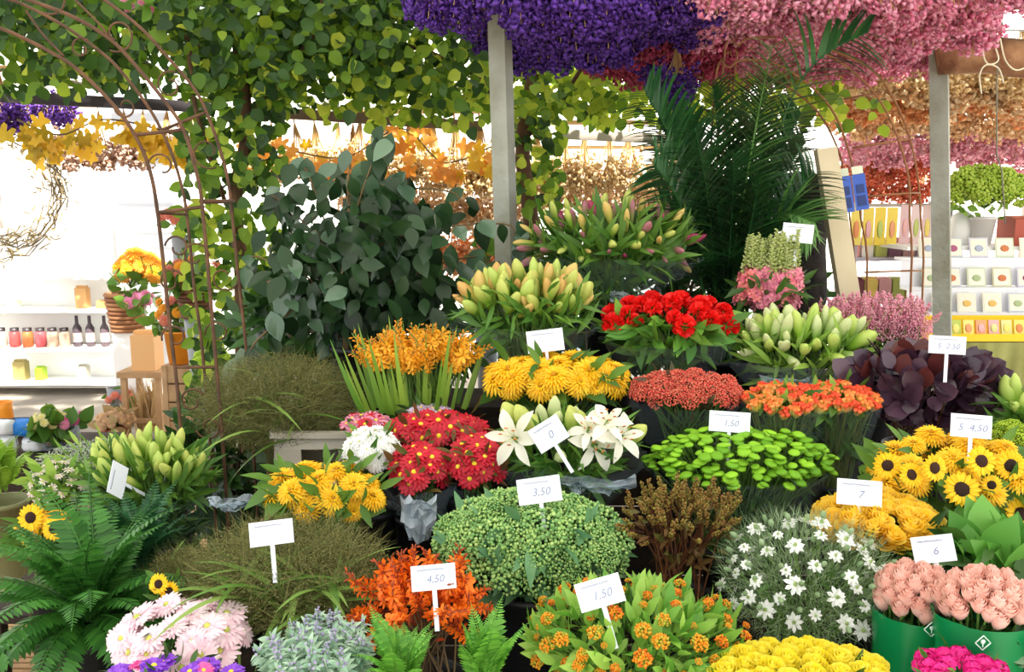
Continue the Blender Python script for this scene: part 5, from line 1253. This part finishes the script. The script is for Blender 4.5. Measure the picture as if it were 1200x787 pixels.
def posy(name, label, bx, Y, kits, n, fpx, base, lm=LEAF_M, nl=40, lsz=(.08, .14), ped=False):
    if ped: pedestal(base, label)
    C, rr_, s = ell(bx, Y, .14); r = thing(name, label, 'flowers', base); f = fpx * s; g = G()
    for i, u in enumerate(shell(n, -.35)):
        p = C + u * np.maximum(rr_ - f * .3, rr_ * .3) * U(.8, 1.05); z = unit(u + np.array((0, -.5, .3))); me, ce = kits[R.randrange(len(kits))]
        o = ob('flower', me, r, aim(p, z, U(0, 6), f * U(.8, 1.2)))
        if ce is not None and not isinstance(ce, list): sub('flower_centre', ce, o)
        g.tube([p, base * .6 + C * .4, base], .003, 3, cap=False)
    stuff(ob('stems', g.mesh('stems', STEM), r))
    Ms = [along(C + rdir() * rr_ * .8 - np.array((0, 0, rr_[2] * .3)), unit(rdir() + np.array((0, -.3, 0))), rdir(), U(*lsz)) for _ in range(nl)]
    stuff(ob('foliage', G().put(LGW, Ms).mesh('foliage', lm), r)); return r
p, r_, h_ = basket('brown wicker basket of yellow flowers behind the iron arch', 150, 388, 44, 46, 6.4, WICK)
tag(boxobj('plinth', (p[0], p[1], p[2] / 2 - .001), (.16, .16, p[2] - .002), WHITE), 'white plinth under the brown wicker basket', 'plinth')
KOR = duo(proto_mum, mat('orange_bloom', '#f0a020', '#f5b838', .5, .3), DISCY); KPK = duo(proto_mum, mat('pink_bloom', '#d87aa0', '#e8a0c0', .5, .3), DISCY); KCO = duo(proto_mum, mat('coral_bloom', '#e07a68', '#e89a80', .5, .3), DISCY)
posy('flower_posy', 'yellow orange flower bouquet in the brown wicker basket', (128, 288, 196, 345), 6.4, KOR, 22, 20, p + np.array((0, 0, h_ * .8)))
posy('flower_posy', 'pink flowers at the rim of the brown wicker basket', (140, 338, 188, 368), 6.2, KPK, 10, 14, p + np.array((.05, -.03, h_ * .85)), nl=14)
p, r_, h_ = basket('dark woven basket among coral flowers behind the arch', 230, 372, 40, 44, 5.2, WICKD)
pedestal(p - np.array((0, 0, .052)), 'dark woven basket')
posy('flower_posy', 'coral flowers in the dark hanging basket', (190, 295, 262, 345), 5.2, KCO + KCO + KOR, 22, 15, p + np.array((0, 0, h_ * .8)))
posy('flower_posy', 'coral red flowers high behind the arch crossbar', (185, 240, 245, 268), 5.6, KCO, 16, 15, P(215, 285, 5.6), nl=20, ped=True)
# stool with orange box
WD = mat('stool_wood', '#a8845c', '#c09c74', .7, noise=8); s = S(173, 430, 6.0); pt = P(173, 431, 6.0); x0, x1 = P(150, 430, 6)[0], P(196, 430, 6)[0]; zt = pt[2]
stl = thing('wooden_stool', 'small wooden stool carrying the orange box behind the arch', 'stool', (pt[0], 6.0, 0))
boxobj('seat', (pt[0], 6.0, zt - .02), (x1 - x0 + .03, .3, .04), WD, stl)
for x in (x0 + .02, x1 - .02):
    for y in (5.88, 6.12): boxobj('leg', (x, y, (zt - .041) / 2), (.035, .035, zt - .042), WD, stl)
boxobj('stretcher', (pt[0], 5.88, .14), (x1 - x0 - .08, .02, .03), WD, stl); boxobj('stretcher', (pt[0], 6.12, .14), (x1 - x0 - .08, .02, .03), WD, stl)
r = thing('wheat_sheaf', 'dried wheat sheaf leaning under the wooden stool', 'dried flowers', (pt[0], 6.0, 0)); Ms = [along((pt[0] + U(-.08, .08), 6.0 + U(-.06, .06), U(0.0, .12)), unit((U(-.15, .15), U(-.1, .1), 1)), rdir(), U(.2, .32)) for _ in range(140)]
stuff(ob('wheat_ears', G().put(leaf(1, .07, 4), Ms).mesh('wheat', mat('wheat', '#c8a878', '#d8bc8c', .8, .2)), r))
carton(174, 431, 27, 46, ORB, 'tan orange carton standing on the wooden stool', 5.97, 'box', .16, z=zt + .001)
OB = mat('orange_pail', '#e88a18', '#f0a030', .4); pp = P(214, 424, 5.6); s = S(214, 424, 5.6)
r = thing('pail', 'orange pail on a wooden box behind the iron arch', 'bucket', pp)
ob('body', G().lathe([(.001, 0), (15 * s, 0), (19 * s, 36 * s), (20.5 * s, 36 * s), (20.5 * s, 38 * s), (18.5 * s, 38 * s), (14 * s, .02), (.001, .02)], 16).mesh('pail', OB), r, trans(pp))
ob('handle', G().tube([(-19 * s, 0, 36 * s), (-14 * s, -.06, 46 * s), (0, -.09, 50 * s), (14 * s, -.06, 46 * s), (19 * s, 0, 36 * s)], .003, 4).mesh('handle', RUST), r, trans(pp))
bx_ = thing('wooden_box', 'slatted wooden box under the orange pail', 'box', (pp[0], pp[1], 0))
for i in range(5): boxobj('slat', (pp[0], pp[1], (i + .5) * pp[2] / 5 - .001), (.19, .2, pp[2] / 5 - .012), WD, bx_)
for q in (-.08, .08): boxobj('corner_post', (pp[0] + q, pp[1] - .101, pp[2] / 2 - .001), (.03, .012, pp[2] - .004), WD, bx_)
posy('flower_posy', 'yellow and red flowers in the orange pail', (178, 340, 232, 392), 5.6, KOR + KCO, 16, 14, pp + np.array((0, 0, .1)))
posy('flower_posy', 'lime green hydrangea behind the iron arch foot', (225, 405, 272, 440), 4.9, duo(proto_mum, mat('lime_bloom', '#b8d838', '#cce458', .5, .3), DISCG), 16, 16, P(248, 450, 4.9), nl=24, ped=True)
TER = mat('terracotta', '#a8503c', '#b8664c', .7)
pp = P(134, 521, 5.7); pp[2] = .001; posy('flower_posy', 'tan dried flowers in the terracotta pot on the floor', (112, 475, 158, 508), 5.7, duo(proto_mum, mat('tan_bloom', '#d8b088', '#e4c49c', .6, .2), DISCY), 30, 11, pp + np.array((0, 0, .12)), lm=mat('strawleaf', '#c0a878', '#d0bc90', .8, .2), nl=30)
tag(ob('terracotta_pot', G().lathe([(.001, 0), (.055, 0), (.075, .11), (.085, .11), (.085, .145), (.07, .145), (.05, .02), (.001, .02)], 16).mesh('pot', TER), None, trans(pp)), 'terracotta pot of tan dried flowers near the stool', 'pot')
posy('flower_posy', 'pink red flowers low beside the wooden stool', (122, 452, 158, 478), 6.2, KPK + KCO, 10, 12, np.array((P(140, 500, 6.2)[0], 6.2, .25)), nl=10, ped=True)
# low table with vases
tY = 4.75; zt = P(60, 532, 4.6)[2]; xa, xb = P(-140, 532, tY)[0], P(118, 532, tY)[0]
tb = thing('low_table', 'low dark table of vases and bags beyond the limonium', 'table', ((xa + xb) / 2, tY, 0))
boxobj('table_top', ((xa + xb) / 2, tY, zt - .015), (xb - xa, .6, .03), WOODDK, tb); boxobj('apron', ((xa + xb) / 2, tY - .27, (zt - .031) / 2), (xb - xa - .02, .03, zt - .033), WOODDK, tb)
for x in (xa + .05, xb - .05): boxobj('leg', (x, tY + .25, (zt - .031) / 2), (.05, .05, zt - .032), WOODDK, tb)
def pillow(px, yb, w, h, m, label, Y, z=None, cat='bag', nm='paper_bag'):
    s = S(px, yb, Y); p = P(px, yb, Y); p[2] = (zt if z is None else z); g = G(); W, H = w * s / 2, h * s / 2; n = 9; V = []
    for i in range(n):
        for j in range(n):
            u, v = 2 * i / (n - 1) - 1, 2 * j / (n - 1) - 1; V.append((u * W * (1 - .06 * v * v), -.06 * ((1 - u ** 4) * (1 - v ** 4)) ** .5 + .004 * math.sin(9 * u + 7 * v), v * H * (1 - .06 * u * u)))
    V2 = [(x, -y, z_) for x, y, z_ in V]; F = [(i * n + j, (i + 1) * n + j, (i + 1) * n + j + 1, i * n + j + 1) for i in range(n - 1) for j in range(n - 1)]
    g.add(V, F); g.add(V2, [f[::-1] for f in F]); r = thing(nm, label, cat, p); ob('body', g.mesh('bag', m), r, trans(p + np.array((0, 0, H + .001))))
    ob('seam', G().tube([(-W, 0, H * .97), (0, 0, H * 1.0), (W, 0, H * .97)], .004, 4).mesh('seam', LID), r, trans(p + np.array((0, 0, H + .001)))); return p[2] + 2 * H
PLN = mat('pale_linen', '#c8ccd0', '#dcdfe2', .8); zz = pillow(4, 530, 32, 22, PLN, 'pale grey linen pouch at the bottom on the low table', 4.62); pillow(4, 508, 30, 19, PLN, 'pale grey linen pouch stacked on the other pouch', 4.62, zz)
zz2 = pillow(42, 530, 26, 18, PLN, 'pale linen pouch under the crumpled blue bag', 4.66); pillow(32, 512, 30, 22, mat('blue_foil', '#0a5aa8', '#1478c8', .3, bump=(30, .8)), 'crumpled shiny blue bag on the low table', 4.66, zz2)
def vase(px, yb, w, h, m, label, Y, z=None):
    s = S(px, yb, Y); p = P(px, yb, Y); p[2] = zt if z is None else z; q = w * s / 2; H = h * s; r = thing('vase', label, 'vase', p)
    ob('body', G().lathe([(.001, .001), (q * .8, .001), (q, H * .3), (q * .85, H * .8), (q * .95, H), (q * .88, H), (q * .78, H * .8), (q * .9, H * .3), (.001, .02)], 16).mesh('vase', m), r, trans(p))
    ob('contents', G().lathe([(.001, .025), (q * .74, .025), (q * .82, H * .3), (.001, H * .32)], 14).mesh('contents', mat('amber', '#b8741c', '#c88a2c', .4)), r, trans(p)); return p, H
VG = clear_film('vase_glass', .35)
p, H = vase(56, 530, 24, 36, VG, 'glass vase with yellow green flowers on the low table', 4.7); posy('flower_posy', 'yellow green flowers in the glass vase', (34, 478, 78, 508), 4.7, duo(proto_daisy, mat('cream_yellow', '#d8d088', '#e8e0a0', .5, .3), DISCY), 22, 11, p + np.array((0, 0, .05)), nl=30)
p, H = vase(83, 530, 24, 40, VG, 'glass vase with pink flowers on the low table', 4.75); posy('flower_posy', 'hot pink flowers in the glass vase', (70, 480, 98, 502), 4.75, KPK + duo(proto_mum, HOT, DISCY), 12, 12, p + np.array((0, 0, .05)), nl=14)
vase(6, 500, 22, 42, OB, 'orange vase behind the linen pouches', 4.95)
PK_ = mat('pumpkin', '#e07a14', '#ea9428', .5)
for k, px in enumerate((26, 42, 60)):
    p = P(px, 500, 4.95); p[2] = zt; s = S(px, 500, 4.95); r = thing('pumpkin', ['small pumpkin next to the orange vase', 'small pumpkin behind the blue bag', 'small pumpkin behind the yellow green flowers'][k], 'pumpkin', p)
    g = G().lathe([(.001, 0)] + [(9 * s * math.sin(math.pi * i / 8), 9 * s * .8 * (1 - math.cos(math.pi * i / 8))) for i in range(1, 8)] + [(.001, 13.8 * s)], 20, fn=lambda a, i: 1 + .07 * math.cos(8 * a)); ob('flesh', g.mesh('pumpkin', PK_), r, trans(p + np.array((0, 0, .001))))
    ob('stalk', G().tube([(0, 0, 13 * s), (.004, 0, 18 * s)], .006, 5).mesh('stalk', STEM_DK), r, trans(p))
posy('flower_posy', 'pale pink roses glimpsed behind the ficus leaves', (482, 318, 530, 352), 4.4, KPK + duo(proto_mum, WHT, DISCG), 12, 14, P(505, 380, 4.4), nl=10, ped=True)
posy('flower_posy', 'orange blooms glimpsed between ficus and post', (552, 262, 586, 312), 4.5, KOR + KCO, 12, 15, P(570, 335, 4.5), nl=14, ped=True)
posy('flower_posy', 'blush roses glimpsed low behind the ficus', (488, 355, 545, 400), 4.2, KPK + duo(proto_mum, mat('blush', '#d8b8ac', '#e0c8bc', .5, .3), DISCY), 14, 16, P(515, 420, 4.2), nl=14, ped=True)
posy('flower_posy', 'pink rosebud climbing beside the iron arch rail', (300, 330, 328, 356), 3.9, duo(proto_rose, mat('blushrose', '#e8b0a0', '#f0c4b4', .5, .3)), 2, 22, P(312, 380, 3.9), nl=8, ped=True)
posy('flower_posy', 'small pink rambler roses up in the vine', (130, -6, 180, 14), 3.8, KPK, 4, 14, P(160, -25, 3.8), nl=6)

# ------------------------------------------------------------------ card rack and goods, right
RY = 4.75
OLV = mat('olive_cloth', '#8a8a4c', '#a0a060', .9, noise=6, bump=(15, .6)); xa, xb = P(1082, 380, RY)[0], P(1290, 380, RY)[0]; zt0 = P(1150, 398, RY)[2]
tb = thing('draped_table', 'table draped in olive cloth under the card rack', 'table', ((xa + xb) / 2, RY + .2, 0))
boxobj('table_top', ((xa + xb) / 2, RY + .25, zt0 - .012), (xb - xa, .62, .024), WOODDK, tb)
V = []; nn = 80
for i in range(nn + 1):
    x = xa - .01 + (xb - xa + .02) * i / nn; q = .018 * math.sin(i * .9) + .01 * math.sin(i * .37); V += [(x, RY - .075, zt0 - .002), (x, RY - .085 + q * .4, zt0 * .5), (x, RY - .09 + q, .01)]
g = G(); g.add(V, [(i * 3 + k, i * 3 + 3 + k, i * 3 + 4 + k, i * 3 + 1 + k) for i in range(nn) for k in range(2)]); ob('cloth_drape', g.mesh('cloth', OLV), tb)
for x in (xa + .06, xb - .06): boxobj('leg', (x, RY + .4, (zt0 - .025) / 2), (.05, .05, zt0 - .026), WOODDK, tb)
YLP = mat('yellow_lip', '#f0cc18', '#f8dc30', .4); PKC = [mat('pk_' + n, a, b_, .4) for n, a, b_ in (('or', '#e8884c', '#f0b080'), ('pk', '#e89aa0', '#f0c0b8'), ('gr', '#b8c858', '#d8d890'), ('ye', '#f0d048', '#f8e080'))]
tr_ = thing('packet_tray', 'yellow edged tray of packets along the olive cloth', 'tray', ((xa + xb) / 2, RY - .03, zt0))
boxobj('front_lip', ((xa + xb) / 2, RY - .06, zt0 + .021), (xb - xa, .012, .04), YLP, tr_); boxobj('tray_floor', ((xa + xb) / 2, RY + .02, zt0 + .005), (xb - xa, .15, .008), YLP, tr_); boxobj('back_lip', ((xa + xb) / 2, RY + .1, zt0 + .06), (xb - xa, .01, .118), YLP, tr_)
nP = 14
for i in range(nP):
    x = xa + (xb - xa) * (i + .5) / nP; p = np.array((x, RY - .02, zt0 + .01)); r = thing('seed_packet', ['orange', 'pink', 'green', 'yellow'][i % 4] + ' seed packet standing in the yellow edged tray', 'packet', p, ['orange', 'pink', 'green', 'yellow'][i % 4] + ' packets in the tray')
    up = unit((0, .25, 1)); M = frame(p, np.array((1., 0, 0)), np.cross(up, (1, 0, 0)), up)
    ob('pouch', G().box((0, 0, .05), (.055, .012, .1)).mesh('pouch', PKC[i % 4], False), r, M); ob('picture', G().ball(8, 4, (.02, .002, .025), 0, trans((0, -.007, .055))).mesh('picture', PKC[(i + 1) % 4]), r, M)
WHT2 = mat('acrylic_white', '#e6e6ea', '#f2f2f4', .35); rk = thing('card_rack', 'white stepped rack displaying picture cards', 'rack', ((xa + xb) / 2, RY + .3, zt0))
zs = [P(1150, y, RY + .12 + .1 * k)[2] for k, y in enumerate((367, 337, 302))]
boxobj('dark_base', ((xa + xb) / 2, RY + .28, (zs[0] + zt0) / 2 - .012), (xb - xa, .3, zs[0] - zt0 - .026), WOODDK, rk)
for k in range(3):
    boxobj('step', ((xa + xb) / 2, RY + .17 + .1 * k, zs[k] - .008), (xb - xa, .1, .016), WHT2, rk)
    if k: boxobj('step_front', ((xa + xb) / 2, RY + .124 + .1 * k, (zs[k] + zs[k - 1]) / 2 - .008), (xb - xa, .006, zs[k] - zs[k - 1] - .018), WHT2, rk)
CB = [mat('card_' + n, a, rough=.4) for n, a in (('grey', '#b8bcc0'), ('lilac', '#c4c0cc'), ('sage', '#c0c8a8'), ('buff', '#c0bc98'), ('ivory', '#e0dcc8'))]; CD = [mat('motif_' + n, a, rough=.5) for n, a in (('plum', '#a05070'), ('blue', '#a0a8b8'), ('rust', '#c0703c'), ('green', '#a0b080'), ('gold', '#d8b05c'))]
rows_ = [(2, [(1086, 4, 1, 'ivory'), (1115, 0, 0, 'grey'), (1145, 1, 1, 'lilac'), (1175, 2, 2, 'sage'), (1204, 4, 4, 'ivory')]), (1, [(1092, 2, 3, 'sage'), (1116, 0, 2, 'grey'), (1145, 2, 3, 'sage'), (1175, 3, 2, 'buff'), (1204, 1, 0, 'lilac')]), (0, [(1106, 4, 2, 'ivory'), (1136, 4, 4, 'ivory'), (1166, 4, 4, 'ivory'), (1196, 0, 3, 'grey')])]
names = {0: 'plum', 1: 'blue', 2: 'rust', 3: 'green', 4: 'gold'}
for k, cs in rows_:
    for px, cb, cd, nm in cs:
        Y = RY + .16 + .1 * k; s = S(px, 330, Y); p = np.array((P(px, 330, Y)[0], Y, zs[k] + .001)); W, H = 22 * s, 23 * s
        r = thing('picture_card', f'{nm} card with {names[cd]} motif on the {["bottom", "middle", "top"][k]} step of the white rack', 'card', p, f'{nm} {names[cd]} cards step {k}' if 0 else 'picture cards on the rack')
        up = unit((0, .28, 1)); M = frame(p, np.array((1., 0, 0)), np.cross(up, (1, 0, 0)), up)
        ob('sheet', G().box((0, 0, H / 2), (W, .004, H)).mesh('sheet', CB[cb], False), r, M); ob('border', G().box((0, -.0025, H / 2), (W * .86, .002, H * .86)).mesh('border', CB[4], False), r, M)
        ob('motif', G().ball(9, 4, (W * .25, .0015, H * .18), 0, trans((0, -.004, H * .45))).mesh('motif', CD[cd]), r, M)
# pot plant behind the rack
sh = tag(boxobj('wall_shelf', (P(1160, 288, 5.3)[0], 5.35, P(1160, 287, 5.3)[2] - .012), (1.1, .4, .022), WHITE), 'white shelf board behind the card rack', 'shelf')
pp = P(1150, 286, 5.3); s = S(1150, 286, 5.3); tag(ob('flower_pot', G().lathe([(.001, 0), (10 * s, 0), (14 * s, 29 * s), (15 * s, 29 * s), (15 * s, 32 * s), (13.5 * s, 32 * s), (9 * s, .02), (.001, .02)], 18).mesh('pot', mat('pale_pot', '#d8d4d0', '#e4e0dc', .5)), None, trans(pp)), 'pale conical flower pot behind the card rack', 'pot')
posy('hydrangea', 'lime green hydrangea bush in the pale conical pot', (1108, 193, 1202, 254), 5.3, [(cluster(90, size=.09, seed=k, flat=.9).mesh('flower_head', mat('hydrangea_lime', '#a8c83c', '#c8dc60', .55, .3)), None) for k in range(2)], 30, 26, pp + np.array((0, 0, 28 * s)), nl=40, lm=LEAF_L, lsz=(.05, .08))
pp = P(1126, 286, 5.4); tag(ob('flower_pot', G().lathe([(.001, 0), (13 * s, 0), (15 * s, 18 * s), (12 * s, 34 * s), (3 * s, 40 * s), (.001, 40 * s)], 18).mesh('pot', WHITE), None, trans(pp)), 'white domed jar beside the pale conical pot', 'jar')
carton(1190, 286, 26, 34, mat('russet', '#a85040', '#b86a50', .7), 'russet box at the edge behind the card rack', 5.3, 'box', .2, z=P(1160, 287, 5.3)[2])
# yellow packets hanging behind the ladder arch, shelf goods
gs = thing('goods_shelf', 'low white goods shelf behind the ladder arch', 'shelf', (P(1040, 345, 5.6)[0], 5.6, 0)); xa, xb = P(985, 345, 5.6)[0], P(1098, 345, 5.6)[0]
for y in (300, 348): boxobj('shelf_board', ((xa + xb) / 2, 5.6, P(1040, y, 5.6)[2] - .01), (xb - xa, .3, .02), mat('lilac_shelf', '#b0a8b8', '#c0bac8', .6), gs)
for x in (xa + .02, xb - .02):
    for y in (5.47, 5.73): boxobj('upright', (x, y, P(1040, 236, 5.6)[2] / 2), (.025, .025, P(1040, 236, 5.6)[2]), mat('lilac_shelf', '#b0a8b8'), gs)
ob('top_rail', G().box(((xa + xb) / 2, 5.46, P(1040, 240, 5.6)[2]), (xb - xa, .015, .02)).mesh('rail', BEAMG, False), gs)
def pack(px, yt, w, h, m, m2, label, Y, grp):
    s = S(px, yt, Y); c = P(px, yt + h / 2, Y); r = thing('hanging_packet', label, 'packet', c, grp); M = frame(c, np.array((1., 0, 0)), np.array((0, 1., 0)), np.array((0, 0, 1.)), s)
    ob('pouch', G().box((0, 0, 0), (w, 3, h)).mesh('pouch', m, False), r, M); ob('picture', G().ball(8, 4, (w * .3, .8, h * .25), 0, trans((0, -1.8, -h * .08))).mesh('picture', m2), r, M)
for i, px in enumerate((1003, 1017, 1031, 1045)): pack(px, 243, 12, 44, mat('yellow_pack', '#f0d040', '#f4dc68', .4), PKC[i % 3], 'yellow packet hanging behind the ladder arch', 5.44, 'yellow hanging packets')
for i, px in enumerate((1060, 1073, 1086)): pack(px, 240, 11, 46, mat('blush_pack', '#e0b8b8', '#f0d8d4', .4), PKC[(i + 1) % 4], 'blush pink packet hanging next to the yellow packets', 5.44, 'blush hanging packets')
for i, px in enumerate((996, 1012, 1028, 1044, 1060, 1076, 1090)): carton(px, 300, 13, 22, [PKC[1], WHT2, PKC[2], mat('plumbox', '#a87088'), PKC[1], WHT2, PKC[0]][i], ['pink', 'white', 'pale green', 'plum', 'rosy', 'plain white', 'orange'][i] + ' carton on the upper goods shelf', 5.6, 'box', .12, dz=.001)
for i, px in enumerate((1000, 1016, 1032, 1048, 1064, 1080)): carton(px, 348, 14, 24, [mat('maroonbox', '#7a3c44'), PKC[3], PKC[1], PKC[2], PKC[3], WHT2][i], ['maroon', 'yellow', 'pink', 'green', 'bright yellow', 'white'][i] + ' carton on the lower goods shelf', 5.6, 'box', .12, dz=.001)
